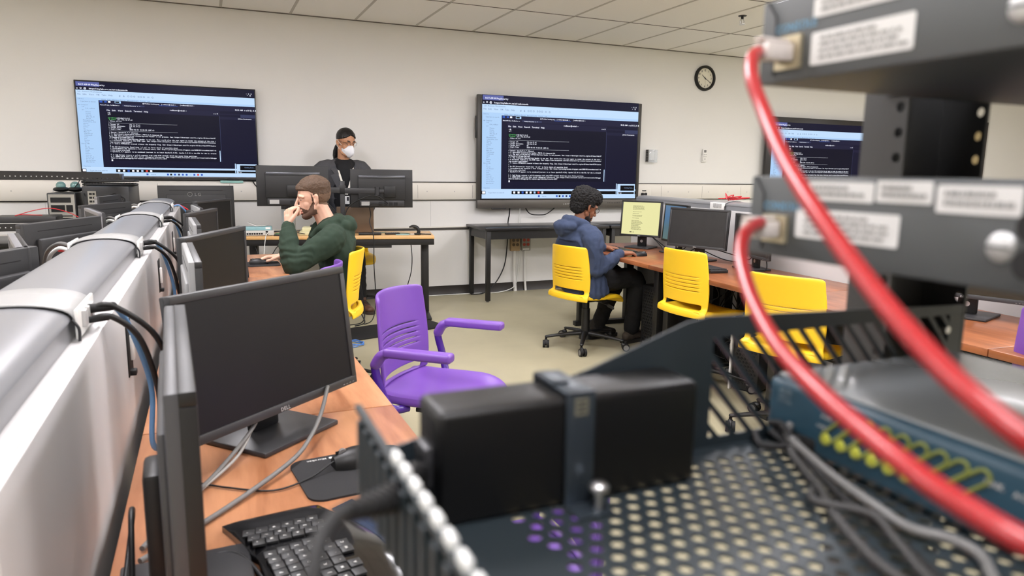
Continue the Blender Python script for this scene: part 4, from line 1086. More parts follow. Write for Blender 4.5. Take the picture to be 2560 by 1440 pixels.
# twin monitor arm
arm = thing('twin_monitor_stand', 'black twin monitor arm clamped to the front edge of the light wood desk', 'monitor arm', di(.03, -.215), IA)
obj('pole', MB().rbox(-.02, .02, -.02, .02, .762, 1.24, .004), M_dgrey, arm)
obj('clamp', MB().rbox(-.055, .055, -.09, -.037, .6, .775, .004).rbox(-.05, .05, -.05, .03, .761, .772, .003).cyl((0, -.09, .7), (0, -.092, .7), .006), M_blackmetal, arm)
obj('collar', MB().rbox(-.03, .03, -.03, .03, 1.13, 1.2, .004), M_black, arm); obj('cable_clip', MB().rbox(-.026, .034, -.028, .028, .88, .92, .004), M_black, arm)
obj('crossbar', MB().rbox(-.42, -.02, -.036, -.016, 1.135, 1.185, .004).rbox(.02, .3, -.036, -.016, 1.13, 1.18, .004).cyl((.3, -.03, 1.12), (.3, -.03, 1.19), .022).rbox(.28, .44, .0 -.04, -.012, 1.14, 1.17, .004), M_dgrey, arm)
obj('mount_plate', MB().rbox(-.46, -.36, -.045, -.02, 1.1, 1.2, .004).rbox(.36, .46, -.045, -.015, 1.1, 1.2, .004), M_black, arm)
def armon(label, c, yaw, zc, w, h):
    t = thing('monitor', label, 'monitor', (c[0], c[1], zc), R(yaw))   # front faces +y locally (towards the wall)
    obj('bezel', MB().rbox(-w / 2, w / 2, 0, .014, -h / 2, h / 2, .003), M_black, t)
    obj('screen', MB().bx(-w / 2 + .012, w / 2 - .012, .0141, .0148, -h / 2 + .02, h / 2 - .012), mat('screen_lit', (150, 170, 210), emit=.6), t)
    b = MB().rbox(-w / 2 + .002, w / 2 - .002, -.012, .002, -h / 2 + .002, h / 2 - .002, .004)
    b.rbox(-w * .38, w * .38, -.04, -.01, -h * .3, h * .34, .01)
    obj('back_shell', b, M_shell, t)
    obj('back_ledge', MB().rbox(-w * .37, w * .37, -.048, -.034, h * .27, h * .34, .004), mat('ledge_satin', (96, 98, 104), .25, metal=.5), t)
    b = MB().rbox(-w * .36, w * .36, -.03, -.011, -h * .47, -h * .3, .006)
    o = obj('port_bay', b, M_dgrey, t)
    obj('rating_label', MB().bx(-w * .33, -w * .2, -.0305, -.03, -h * .44, -h * .34), M_lgrey, o)
    for k in range(4): obj('port', MB().bx(-.03 + k * .045, 0 + k * .045, -.034, -.03, -h * .44, -h * .36), M_soft, o)
    return t
mp = di(-.385, -.2); armon('left back-turned monitor on the twin arm, hidden by the head in front', mp, -3, 1.192, .60, .345)
mp = di(.37, -.2); armon('right back-turned monitor on the twin arm', mp, -9, 1.176, .545, .335)
z_ = lambda x, y, z: (*di(x, y)[:2], z)
for k, pts in enumerate((
    [z_(.42, -.26, 1.05), z_(.3, -.3, 1.12), z_(.12, -.27, 1.05), z_(.05, -.27, .95), z_(.06, -.28, .8), z_(.1, -.33, .68), z_(.16, -.34, .4), z_(.2, -.33, .09), z_(.17, -.4, .008), z_(.05, -.48, .007)],
    [z_(-.2, -.26, 1.08), z_(-.1, -.3, 1.05), z_(.0, -.27, .93), z_(.05, -.28, .8), z_(.08, -.33, .6), z_(.1, -.36, .35), z_(.16, -.38, .12), z_(.2, -.41, .012), z_(.12, -.52, .007)],
    [z_(.4, -.26, 1.04), z_(.27, -.29, 1.04), z_(.27, -.27, .95), z_(.26, -.28, .88), z_(.29, -.33, .76), z_(.29, -.33, .5), z_(.3, -.33, .2), z_(.27, -.36, .03), z_(.2, -.46, .007)],
    [z_(.02, -.3, .66), z_(.05, -.33, .6), z_(.1, -.33, .72), z_(.06, -.3, .85)],
    [z_(.62, -.16, .735), z_(.625, -.17, .66), z_(.63, -.22, .55), z_(.62, -.2, .42), z_(.58, -.16, .25), z_(.56, -.12, .01)])):
    cable('monitor_cable', pts, .0055 if k < 2 else .0042, M_cblack, ('thick black cable falling from the right arm monitor to the floor', 'black cable running down the arm pole to the floor', 'black cable hanging in front of the laptop', 'small black cable loop at the arm clamp', 'black cable hanging below the right half of the light wood desk')[k])
# laptop
lp = thing('laptop', 'brown-grey laptop open with its lid towards the camera on the light wood desk', 'laptop', (*di(.13, .02)[:2], Hd), IA + R(2))
M_alu = mat('laptop_bronze', (122, 104, 88), .38, metal=.35)
obj('base', MB().rbox(-.165, .165, .0, .23, .001, .016, .005), M_alu, lp)
obj('lid', MB().rbox(-.165, .165, -.004, .004, 0, .235, .004, M=frame((0, -.004, .012), 0, R(7))), M_alu, lp)
obj('screen', MB().bx(-.155, .155, .0041, .0046, .012, .225, M=frame((0, -.004, .012), 0, R(7))), MATS['screen_lit'], lp)
top('tablet_case', MB().rbox(-.1, .1, -.035, .035, 0, .022, .006), M_black, 'flat black case on the desk right of the arm clamp', 'case', (*di(.26, -.15)[:2], Hd + .0005), IA)
t = thing('game_pad_remote', 'small black studded remote on the desk beside the flat case', 'remote', (*di(.46, -.13)[:2], Hd), IA + R(10))
obj('body', MB().rbox(-.065, .065, -.02, .02, 0, .018, .005), M_black, t)
b = MB()
for k in range(6): b.cyl((-.05 + k * .02, .0, .018), (-.05 + k * .02, 0, .021), .006, n=8)
obj('button', b, M_mgrey, t)
t.name = 'remote_control'
top('paper', MB().bx(-.12, .12, -.05, .06, 0, .001), M_white, 'white sheet of paper near the right end of the light wood desk', 'paper', (*di(.66, -.1)[:2], Hd + .0005), IA + R(4))
top('folded_paper', MB().rbox(-.06, .06, -.035, .035, 0, .006, .002), mat('paper_teal', (150, 186, 184), .6), 'pale teal folded paper beside the black headset', 'paper', (*di(.55, -.16)[:2], Hd + .0005), IA + R(-6))
hs = thing('barcode_scanner', 'black curved handset standing on the light wood desk', 'scanner', (*di(.66, -.17)[:2], Hd + .0025), IA)
obj('body', MB().limb([(.03, 0, .012), (.035, 0, .03), (.02, 0, .062), (-.015, 0, .076), (-.045, 0, .07)], [(.022, .016), (.022, .016), (.022, .018), (.022, .014), (.02, .008)], side=(0, 1, 0)), M_black, hs, smooth=60)
obj('foot', MB().rbox(-.005, .055, -.025, .025, 0, .014, .005), M_soft, hs)
t = thing('pen', 'black pen lying on the white sheet of paper', 'pen', (*di(.76, -.16)[:2], Hd + .0065), IA + R(-25))
obj('barrel', MB().cyl((-.05, 0, 0), (.05, 0, 0), .005), M_soft, t)
obj('clip', MB().bx(.01, .05, -.002, .002, .005, .007), M_steel, t)
cable('laptop_cable', [z_(.25, .05, .766), z_(.34, -.0, .766), z_(.45, -.03, .766), z_(.58, -.06, .766), z_(.62, -.12, .766)], .003, mat('cable_green', (60, 110, 96), .5), 'thin green cable along the light wood desk')
# left end: switch, papers, typewriter-like devices
sw = thing('network_switch', 'pale network switch with a row of black ports on the desk left end', 'network switch', (*di(-.7, -.12)[:2], Hd), IA + R(8))
obj('case', MB().rbox(-.14, .13, -.09, .09, .004, .045, .003), mat('switch_grey', (196, 196, 190), .4), sw)
for k in range(8): obj('port', MB().bx(-.115 + k * .0195, -.1 + k * .0195, -.0915, -.09, .012, .026), M_soft, sw)
for z0 in (.01, .028): obj('port', MB().bx(.06, .08, -.0915, -.09, z0, z0 + .014), M_soft, sw)
obj('foot', MB().bx(-.12, -.1, -.07, .07, 0, .005).bx(.09, .11, -.07, .07, 0, .005), M_soft, sw)
top('tissue_packet', MB().rbox(-.125, .11, -.06, .06, 0, .03, .004).bx(.06, .1, -.061, -.06, .008, .026, 1), [mat('box_aqua', (136, 176, 180), .4, var=.25, vscale=18), M_white], 'aqua blue box on top of the network switch', 'box', (*di(-.7, -.1)[:2], Hd + .0455), IA + R(6))
b = MB().add([(-.09, -.02, .035), (-.02, -.03, .003), (.06, -.03, .005), (.09, -.02, .03), (-.09, .05, .035), (-.02, .05, .003), (.06, .05, .005), (.09, .05, .03)], [(0, 1, 5, 4), (1, 2, 6, 5), (2, 3, 7, 6)])
top('plastic_sleeve', b, M_white, 'curled clear-white plastic sleeve on the aqua box', 'sleeve', (*di(-.7, -.1)[:2], Hd + .0765), IA, solid=.001)
top('green_board', MB().rbox(-.08, .08, -.05, .05, 0, .012, .002), mat('board_green', (92, 150, 84), .5), 'green circuit board lying right of the network switch', 'board', (*di(-.48, -.12)[:2], Hd + .0005), IA)
top('laptop_dark', MB().rbox(-.09, .09, -.02, .02, 0, .012, .003), M_black, 'thin black case under the green board edge', 'case', (*di(-.47, -.2)[:2], Hd + .0005), IA).name = 'flat_case'
M_cream = mat('cream_plastic', (212, 206, 164), .5)
cd_ = thing('desk_phone', 'cream yellowish telephone base on the desk behind the raised hand', 'telephone', (*di(-.22, -.1)[:2], Hd), IA)
obj('body', MB().rbox(-.13, .13, -.08, .1, 0, .035, .006).rbox(-.11, .13, -.05, .1, .03, .07, .01), M_cream, cd_)
obj('handset', MB().limb([(-.03, .0, .078), (.03, 0, .09), (.09, 0, .078)], [.012, .01, .012]), M_black, cd_, smooth=60)
t = thing('glass_cylinder', 'tall clear cylinder with dark lid below the left arm monitor', 'container', (*di(-.46, .05)[:2], Hd))
obj('body', MB().cyl((0, 0, 0), (0, 0, .22), .06, n=24), mat('frosted', (196, 200, 200), .15, coat=.5), t, smooth=60)
obj('lid', MB().cyl((0, 0, .22), (0, 0, .255), .062, n=24), M_dgrey, t)
cable('network_cable', [z_(-.6, -.22, .79), z_(-.62, -.26, .76), z_(-.64, -.27, .6), z_(-.64, -.26, .5)], .0035, M_cwhite, 'white cable hanging from the network switch')
cable('monitor_cable', [z_(-.72, -.2, .67), z_(-.68, -.22, .56), z_(-.64, -.22, .5), z_(-.6, -.22, .56), z_(-.54, -.2, .66), z_(-.5, -.18, .67)], .004, M_cblack, 'black cable in a vee under the left end of the light wood desk')
cable('network_cable', [z_(-.56, -.2, .795), z_(-.45, -.2, .8), z_(-.3, -.19, .775)], .003, M_cblack, 'thin black cable from the switch across the green board')
top('floor_mat', MB().rbox(-.48, .48, -.2, .2, 0, .016, .006), M_soft, 'black floor mat in front of the light wood desk', 'mat', (1.14, -1.5, 0), R(16))
b = MB()
for k in range(3): b.tube([(.76 + .095 * cos(2 * PI * q / 14 + k), -1.93 + .075 * sin(2 * PI * q / 14 + k), .006 + .006 * k + .01 * (q % 3 == 0)) for q in range(14)], .004, sm=3, closed=True)
top('network_cable', b, mat('cable_skyblue', (80, 130, 206), .4), 'coil of light blue network cable on the floor', 'cable', smooth=60)
top('teal_strip', MB().bx(-.1, .1, -.012, 0, 0, .02), mat('tape_teal', (150, 196, 188), .6), 'strip of teal tape on the wall raceway above the big back-turned monitor', 'tape', (.02, -.043, 1.2)).name = 'tape_strip'
# ------------------------------------------------------------------ people
def skinmat(name, rgb): 
    m = mat(name, rgb, .5, var=.05, vscale=60, bump=.08, bscale=900)
    b = m.node_tree.nodes['Principled BSDF']; b.inputs['Subsurface Weight'].default_value = .12; b.inputs['Subsurface Radius'].default_value = (.01, .004, .002); b.inputs['Subsurface Scale'].default_value = .3
    return m
def fuse(mb, voxel, smooth=4, disp=None):
    """one continuous surface out of overlapping closed shapes"""
    me = mb.mesh('shape', M_white, 0)
    o = bpy.data.objects.new('shape', me); COL.objects.link(o)
    r = o.modifiers.new('r', 'REMESH'); r.mode = 'VOXEL'; r.voxel_size = voxel
    if smooth:
        s_ = o.modifiers.new('s', 'SMOOTH'); s_.iterations = smooth; s_.factor = .5
    dg = bpy.context.evaluated_depsgraph_get()
    out = bpy.data.meshes.new_from_object(o.evaluated_get(dg))
    bpy.data.objects.remove(o); bpy.data.meshes.remove(me)
    if disp:
        ns = [v.normal.copy() for v in out.vertices]
        for v, n in zip(out.vertices, ns): v.co = disp(v.co.copy(), n)
    out.materials.clear()
    out.polygons.foreach_set('use_smooth', [True] * len(out.polygons))
    return out
def attach(name, me, mats, root, assign=None, **k):
    me.transform(Matrix.Translation(-root.location)); 
    for m in (mats if isinstance(mats, list) else [mats]): me.materials.append(m)
    if assign:
        for p in me.polygons: p.material_index = assign(p.center + root.location)
    me.update(); me.name = name
    o = bpy.data.objects.new(name, me); COL.objects.link(o); o.parent = root
    return put(o, **k)
def partw(name, mb, mats, root, smooth=50, **k):
    return attach(name, mb.mesh(name, [], smooth), mats, root, **k)
def headM(c, heading, pitch=0, roll=0):
    """local x forward, y left, z up"""
    return Matrix.Translation(c) @ Matrix.Rotation(R(heading), 4, 'Z') @ Matrix.Rotation(R(pitch), 4, 'Y') @ Matrix.Rotation(R(roll), 4, 'X')
def head_shapes(mb, H, k=1.0):
    def B(c, r, rot=None): mb.ball(c, r, M=H, nu=18, nv=12, rot=rot)
    def Lm(p, r, side=(0, 1, 0)): mb.limb(p, r, side=side, M=H, n=12)
    B((-.012, 0, .035), (.094, .075, .088)); B((.018, 0, .02), (.075, .07, .085)); B((.04, 0, -.035), (.05, .056, .075))
    B((.066, 0, -.1), (.022, .027, .018)); B((.06, 0, -.03), (.032, .036, .05))
    for s in (-1, 1):
        Lm([(-.005, s * .058, -.045), (.03, s * .046, -.085), (.066, s * .018, -.102)], [.018, .018, .017])
        B((.047, s * .04, -.03), (.024, .02, .028))
        Lm([(.088, s * .01, .026), (.08, s * .042, .026), (.062, s * .058, .018)], [.009, .009, .008])   # brow
        Lm([(-.012, s * .076, .018), (-.018, s * .085, .012), (-.014, s * .084, -.018), (-.004, s * .074, -.034)], [.008, .009, .008, .007])   # ear rim
        Lm([(-.002, s * .076, .012), (.0, s * .076, -.02)], [.006, .006])
        B((.1, s * .012, -.034), (.009, .008, .0075))
    Lm([(.09, 0, .018), (.104, 0, -.008), (.114, 0, -.03)], [.008, .0095, .011])   # nose
    B((.092, 0, -.038), (.014, .013, .008))
    Lm([(.082, -.02, -.066), (.0955, 0, -.061), (.082, .02, -.066)], [.0055, .0075, .0055], (0, 0, 1))
    Lm([(.08, -.018, -.077), (.0935, 0, -.078), (.08, .018, -.077)], [.0055, .008, .0055], (0, 0, 1))
    B((.085, 0, -.05), (.01, .02, .02))
def face_disp(H):
    I = H.inverted()
    X = H.to_3x3()
    def f(p, n):
        q = I @ p
        if q.length > .2: return p
        d = V((0, 0, 0))
        for s in (-1, 1):
            e = math.exp(-(((q.y - s * .031) / .015) ** 2 + ((q.z - .007) / .0095) ** 2)) if q.x > .04 else 0
            d.x -= .008 * e
            e = math.exp(-(((q.x - .0) / .008) ** 2 + ((q.z + .0) / .013) ** 2)) if abs(q.y) > .074 and q.y * s > 0 else 0
            d.y -= s * .007 * e
        if q.x > .06: d.x -= .0035 * math.exp(-((q.z + .0705) / .0022) ** 2) * (abs(q.y) < .024)
        return p + X @ d
    return f
M_eye = mat('eye_white', (190, 182, 174), .3); M_iris = mat('eye_dark', (38, 26, 20), .15); M_lid = None
def eyes(root, H, skin, down=.35, closed=.45):
    for s in (-1, 1):
        b = MB().ball((0, 0, 0), .0115, nu=16, nv=12)
        e = partw_local('eye', b, M_eye, root, H @ frame((.0685, s * .031, .0065)))
        b = MB().ball((.0098, 0, -.0035), (.0032, .0058, .0058), nu=14, nv=8)
        i = partw_local('iris', b, M_iris, root, H @ frame((.0685, s * .031, .0065)), parent=e)
        b = MB(); n = 12; rows = []
        for j in range(6):
            th = R(98 - j * (88 + 40 * closed) / 5)
            rows.append([(.0128 * cos(th) * cos(a), .0128 * cos(th) * sin(a), .0128 * sin(th)) for a in [R(-88 + 176 * k / n) for k in range(n + 1)]])
        vs = [p for r_ in rows for p in r_]
        b.add(vs, [(j * (n + 1) + k, j * (n + 1) + k + 1, (j + 1) * (n + 1) + k + 1, (j + 1) * (n + 1) + k) for j in range(5) for k in range(n)])
        b.add([(q[0], q[1], -q[2] * .9 - .0032) for q in vs], [(j * (n + 1) + k + 1, j * (n + 1) + k, (j + 1) * (n + 1) + k, (j + 1) * (n + 1) + k + 1) for j in range(2) for k in range(n)])
        partw_local('eyelid', b, skin, root, H @ frame((.0685, s * .031, .0065)), parent=e)
def partw_local(name, mb, mats, root, M, parent=None, smooth=60, **k):
    me = mb.mesh(name, mats, smooth); me.transform(M); me.transform(Matrix.Translation(-root.location))
    o = bpy.data.objects.new(name, me); COL.objects.link(o); o.parent = parent or root
    return put(o, **k)
def hand(mb, wrist, f, up, thumb, curl=(20, 30, 20), th=(.55, .75, -.2), k=1.0, spread=.06, curls=None, thumb_curl=15):
    w_ = V(wrist); f = V(f).normalized(); up = V(up); up = (up - f * up.dot(f)).normalized(); lat = V(thumb); lat = (lat - f * lat.dot(f) - up * lat.dot(up)).normalized()
    offs = (.029, .0095, -.0095, -.027); kn = (.088, .092, .087, .079)
    seg = ((.042, .025, .021), (.046, .029, .022), (.042, .027, .021), (.033, .021, .018)); rad = (.0092, .0094, .0088, .0078)
    mb.limb([w_ - f * .03, w_ + f * .02, w_ + f * .05 + up * .002], [(.026 * k, .019 * k), (.029 * k, .0175 * k), (.035 * k, .0155 * k)], side=lat, n=12)
    for i in range(4):
        o = offs[i]
        K = w_ + f * kn[i] * k + lat * o * k + up * (.004 if i in (1, 2) else .001)
        mb.limb([w_ + f * .02 * k + lat * o * .6 * k, K], [.0125 * k, .0108 * k], side=lat, n=10)
        d = (f + lat * spread * (1.4 - i)).normalized(); p = K; pts = [K]; c = curls[i] if curls else curl; a = 0
        for s_, cc in zip(seg[i], c):
            a += cc; dd = d * cos(R(a)) - up * sin(R(a)); p = p + dd * s_ * k; pts.append(p)
        r = rad[i] * k
        mb.limb(pts, [r * 1.05, r, r * .92, r * .8], side=lat, n=10, sm=3)
    b = w_ + f * .022 * k + lat * .022 * k; d = (f * th[0] + lat * th[1] + up * th[2]).normalized()
    d2 = (d + f * .35 - up * .12 * thumb_curl / 15).normalized(); d3 = (d2 + f * .35 - lat * .25).normalized()
    pts = [b, b + d * .038 * k, b + d * .038 * k + d2 * .031 * k, b + d * .038 * k + d2 * .031 * k + d3 * .024 * k]
    mb.limb(pts, [.0145 * k, .0115 * k, .0098 * k, .0085 * k], side=up, n=10, sm=3)
def wrinkle(amp, f=14, stretch=(1, 1, 1.8)):
    def d(p, n):
        q = V((p.x * f * stretch[0], p.y * f * stretch[1], p.z * f * stretch[2]))
        return p + n * amp * (noise.noise(q) + .5 * noise.noise(q * 2.3))
    return d
def furrow(amp, f=55, st=(1, 1, .35)):
    def d(p, n):
        q = V((p.x * f * st[0], p.y * f * st[1], p.z * f * st[2])); return p + n * amp * (noise.noise(q) + .6 * noise.noise(q * 2.1))
    return d
def grow(body, H, cond, off, name, mats, root, asg=None):
    """hair or beard: the part of the skin where cond holds, lifted by off"""
    I = H.inverted(); X = H.to_3x3()
    bm_ = bmesh.new(); bm_.from_mesh(body)
    loc = {v: I @ v.co for v in bm_.verts}
    kill = [f for f in bm_.faces if not all(cond(loc[v]) for v in f.verts)]
    nrm = {v: v.normal.copy() for v in bm_.verts}
    bmesh.ops.delete(bm_, geom=kill, context='FACES')
    for v in bm_.verts:
        edge = any(e.is_boundary for e in v.link_edges)
        v.co += nrm[v] * (off(loc[v]) if not edge else -.001)
    me = bpy.data.meshes.new(name); bm_.to_mesh(me); bm_.free()
    me.materials.clear()
    me.polygons.foreach_set('use_smooth', [True] * len(me.polygons))
    return attach(name, me, mats, root, (lambda p: asg(I @ p)) if asg else None)
def sm(a, b, t): t = max(0, min(1, (t - a) / (b - a))); return t * t * (3 - 2 * t)
def beard_zone(full):
    def c(q):
        if q.length > .2 or q.x < -.004 or q.z < -.12 or (q.x < .03 and q.z < -.098): return False
        if not (q.x < .024 and -.06 < q.z and abs(q.y) > .05) and ((q.x - .035) / .066) ** 2 + (q.y / .085) ** 2 + ((q.z + .06) / .085) ** 2 > 1: return False
        if q.x > .076 and abs(q.y) < .0215 and -.084 < q.z < -.057: return False
        top = .03 if q.x < .018 else (-.02 - (q.x - .018) * 1.3 if q.x < .05 else (-.0615 + (q.x - .05) * .55))
        if abs(q.y) > .072 and q.x < .008: return False
        return q.z < top * (1 if full else 1.1)
    return c
def ribbon(mb, pts, wdir, w, th=.0012, m=0):
    P = spline(pts, 6); W = V(wdir).normalized() * w / 2
    vs = [q for p in P for q in (p - W, p + W)]
    mb.add(vs, [(2 * i, 2 * i + 1, 2 * i + 3, 2 * i + 2) for i in range(len(P) - 1)], m)
    N = [(P[min(i + 1, len(P) - 1)] - P[max(i - 1, 0)]).cross(W).normalized() * th for i in range(len(P))]
    vs = [q for p, n in zip(P, N) for q in (p - W + n, p + W + n)]
    mb.add(vs, [(2 * i + 2, 2 * i + 3, 2 * i + 1, 2 * i) for i in range(len(P) - 1)], m)
def shoe(root, ankle, heading, m_up, m_sole, lace, L=.28, name='shoe'):
    """ankle point ~0.09 above the ground"""
    M = Matrix.Translation((ankle[0], ankle[1], 0)) @ Matrix.Rotation(R(heading), 4, 'Z')
    z0 = ankle[2] - .09
    b = MB().limb([(-.055, 0, z0 + .055), (.02, 0, z0 + .062), (.1, 0, z0 + .05), (.17, 0, z0 + .042)], [(.036, .038), (.042, .042), (.046, .034), (.038, .026)], side=(0, 1, 0), M=M)
    b.limb([(-.02, 0, z0 + .05), (-.012, 0, z0 + .12)], [(.04, .045), (.045, .05)], side=(0, 1, 0), M=M)
    o = attach(name, fuse(b, .006, 4), m_up, root)
    s = MB(); out = [(-.095, -.03), (-.06, -.04), (.02, -.038), (.1, -.05), (.17, -.046), (.208, -.02), (.208, .02), (.17, .046), (.1, .05), (.02, .038), (-.06, .04), (-.095, .03)]
    out = [(p.x, p.y) for p in spline([(x, y, 0) for x, y in out], 4, True)]
    s.prism(out, z0, z0 + .026, M=M); so = attach('sole', s.mesh('sole', [], 40), m_sole, root); so.parent = o
    l = MB()
    for q in range(4): l.tube([(.045 + q * .022, -.03, z0 + .098 - q * .008), (.05 + q * .022, 0, z0 + .108 - q * .009), (.045 + q * .022, .03, z0 + .098 - q * .008)], .003, M=M)
    la = attach('lace', l.mesh('lace', [], 60), lace, root); la.parent = o
    return o

M_jeans = mat('black_trousers', (13, 13, 15), .85, bump=.3, bscale=300)
# ---- standing man in the grey blazer
def person_standing():
    root = thing('person', 'standing person in grey blazer and white mask with lanyard behind the light wood desk', 'person', (1.0, -.42, 0))
    skin = skinmat('skin_tan', (190, 138, 104))
    H = headM((1.018, -.475, 1.588), 292, 14, 0)
    b = MB(); head_shapes(b, H)
    b.limb([(1.0, -.44, 1.53), (1.0, -.43, 1.44), (1.0, -.42, 1.34)], [.054, .056, .07])
    b.limb([(1.0, -.42, 1.36), (.99, -.41, 1.15), (.99, -.41, .95)], [(.13, .08), (.13, .09), (.12, .09)], side=(1, 0, 0))
    arms = (((.785, -.42, 1.33), (.73, -.46, 1.07), (.93, -.56, .86), (.95, -.585, .835)), ((1.195, -.41, 1.33), (1.25, -.45, 1.07), (1.15, -.57, .86), (1.135, -.6, .835)))
    for A in arms: b.limb([(1.0, -.42, 1.33), A[0], A[1], A[2], A[3]], [.05, .045, .034, .027, .024])
    for s, A in zip((-1, 1), arms): hand(b, A[3], (.08 * -s, -.75, -.3), (0, -.3, .9), (-s, 0, 0), (18, 20, 15))
    for hx, kx, ax, ay in ((.92, .94, .96, -.52), (1.07, 1.09, 1.10, -.6)): b.limb([(hx, -.42, .9), (kx, -.57, .5), (ax, ay, .1)], [.07, .045, .035])
    body = fuse(b, .0034, 5, face_disp(H)); BODY = body.copy()
    attach('body', body, skin, root)
    eyes(root, H, skin, closed=.75)
    # hair: smooth cap drawn back into a tail
    M_hair = mat('hair_black', (16, 13, 13), .38, var=.3, vscale=120, bump=.5, bscale=220, stretch=(1, 1, 1))
    def hc(q):
        if q.length > .2 or q.z < -.06: return False
        if abs(q.y) > .077 and -.04 < q.z < .024: return False
        if q.x > -.008: return q.z > .022 + .38 * (q.x + .008) + .3 * max(0, q.x - .05) + .55 * max(0, .036 - abs(q.y)) * (q.x > .02)
        return q.z > .02 - 1.4 * (-.008 - q.x) or q.x < -.045
    grow(BODY, H, hc, lambda q: .004 + .009 * sm(-.02, .08, q.z) + .002 * noise.noise(V((q.x * 20, q.y * 150, q.z * 40))), 'hair', M_hair, root)
    h = MB().limb([H @ V((-.09, .0, -.035)), H @ V((-.125, -.005, -.08)), H @ V((-.135, -.01, -.15)), H @ V((-.12, -.012, -.23))], [.024, .03, .028, .012])
    attach('ponytail', fuse(h, .004, 2, furrow(.002, 90)), M_hair, root)
    eb = MB()
    for s in (-1, 1): eb.limb([(.092, s * .013, .025), (.088, s * .034, .031), (.071, s * .053, .024)], [.004, .0052, .003], M=H)
    partw('eyebrow', eb, M_hair, root)
    # glasses
    g = MB(); M_gl = mat('glasses_frame', (60, 48, 40), .3, metal=.5)
    for s in (-1, 1):
        g.tube([H @ V((.099, s * (.03 + .024 * cos(2 * PI * k / 14)), .006 + .0155 * sin(2 * PI * k / 14))) for k in range(14)], .001, closed=True, n=6, sm=2)
        g.tube([H @ V(p) for p in ((.099, s * .053, .012), (.07, s * .074, .014), (0, s * .083, .016), (-.03, s * .081, .0))], .0015, n=6)
    g.tube([H @ V(p) for p in ((.099, -.007, .01), (.104, 0, .012), (.099, .007, .01))], .0014, n=6)
    gl = partw('glasses', g, M_gl, root)
    # mask
    n = 14; rows = []
    prof = [(-.006, .028, .114), (-.02, .044, .126), (-.042, .058, .134), (-.066, .063, .142), (-.09, .057, .132), (-.112, .042, .108), (-.126, .02, .088)]
    for z, wd, fx in prof:
        rows.append([(fx - (fx - .035) * (abs(t) ** 1.7), wd * t, z - .012 * abs(t) ** 2 * (1 if z > -.06 else -1.6)) for t in [-1 + 2 * k / n for k in range(n + 1)]])
    vs = [p for r_ in rows for p in r_]
    b = MB().add(vs, [(j * (n + 1) + k, (j + 1) * (n + 1) + k, (j + 1) * (n + 1) + k + 1, j * (n + 1) + k + 1) for j in range(len(rows) - 1) for k in range(n)], M=H)
    mk = partw('face_mask', b, mat('mask_white', (238, 239, 243), .8, bump=.2, bscale=300), root)
    md = mk.modifiers.new('s', 'SOLIDIFY'); md.thickness = .003; md.offset = 1
    b = MB()
    for s in (-1, 1):
        b.tube([H @ V(p) for p in ((.035, s * .05, -.03), (.012, s * .078, -.0), (-.01, s * .089, .022), (-.026, s * .09, .01), (-.012, s * .086, -.03), (.012, s * .07, -.06), (.035, s * .05, -.088))], .0016, n=6)
    o = partw('ear_loop', b, M_white, root); o.parent = mk
    # black shirt
    b = MB().limb([(1.0, -.425, 1.345), (.995, -.42, 1.2), (.99, -.41, .98), (.99, -.41, .9)], [(.11, .105), (.15, .114), (.15, .115), (.15, .12)], side=(1, 0, 0))
    b.limb([(.92, -.42, 1.365), (1.0, -.42, 1.385), (1.08, -.42, 1.365)], [.062, .074, .062])
    attach('shirt', fuse(b, .007, 4), mat('black_shirt', (17, 17, 20), .85), root)
    # blazer
    M_bl = mat('blazer_grey', (70, 70, 73), .85, var=.1, vscale=90, bump=.3, bscale=350)
    b = MB()
    b.limb([(1.0, -.41, 1.33), (.995, -.395, 1.15), (.99, -.39, .95), (.99, -.39, .8)], [(.19, .115), (.195, .13), (.185, .13), (.2, .135)], side=(1, 0, 0))
    for A, s in zip(arms, (-1, 1)):
        b.limb([(1.0 + s * .07, -.41, 1.375), A[0], A[1], A[2]], [.052, .072, .06, .044])
    b.limb([(.92, -.36, 1.4), (1.0, -.345, 1.425), (1.08, -.36, 1.4)], [.035, .035, .035])
    cut = V((1.0, -.41, 0))
    bm_ = fuse(b, .007, 5, wrinkle(.006, 11))
    # open front: remove what lies over the shirt
    bm2 = bmesh.new(); bm2.from_mesh(bm_)
    kill = []
    for f in bm2.faces:
        c_ = f.calc_center_median()
        hw = .035 + .06 * max(0, min(1, (c_.z - 1.05) / .35))
        if c_.y < -.455 and abs(c_.x - 1.005) < hw and c_.z > .95: kill.append(f)
    bmesh.ops.delete(bm2, geom=kill, context='FACES')
    for it in range(12):
        new = {}
        for v in bm2.verts:
            ns = [e.other_vert(v) for e in v.link_edges if e.is_boundary]
            if len(ns) == 2: new[v] = v.co * .4 + (ns[0].co + ns[1].co) * .3
        for v, c_ in new.items(): v.co = c_
    bm2.to_mesh(bm_); bm2.free()
    bl = attach('blazer', bm_, M_bl, root)
    lp_ = MB()
    for s in (-1, 1):
        x = 1.005
        lp_.add([(x + s * .085, -.455, 1.4), (x + s * .135, -.5, 1.335), (x + s * .11, -.532, 1.3), (x + s * .145, -.53, 1.285), (x + s * .075, -.556, 1.13), (x + s * .048, -.552, 1.12), (x + s * .07, -.53, 1.3)], [(0, 1, 2, 6), (6, 2, 3, 4), (6, 4, 5)])
    o = partw('lapel', lp_, M_bl, root, smooth=0); o.parent = bl
    md = o.modifiers.new('s', 'SOLIDIFY'); md.thickness = .006; md.offset = 0
    # trousers
    b = MB()
    for hx, kx, ax, ay in ((.92, .94, .96, -.52), (1.07, 1.09, 1.10, -.6)):
        b.limb([(hx, -.4, .92), (hx + .01, -.47, .75), (kx, -.57, .48), (ax, ay + .01, .12)], [(.095, .11), (.088, .095), (.068, .07), (.062, .065)], side=(1, 0, 0))
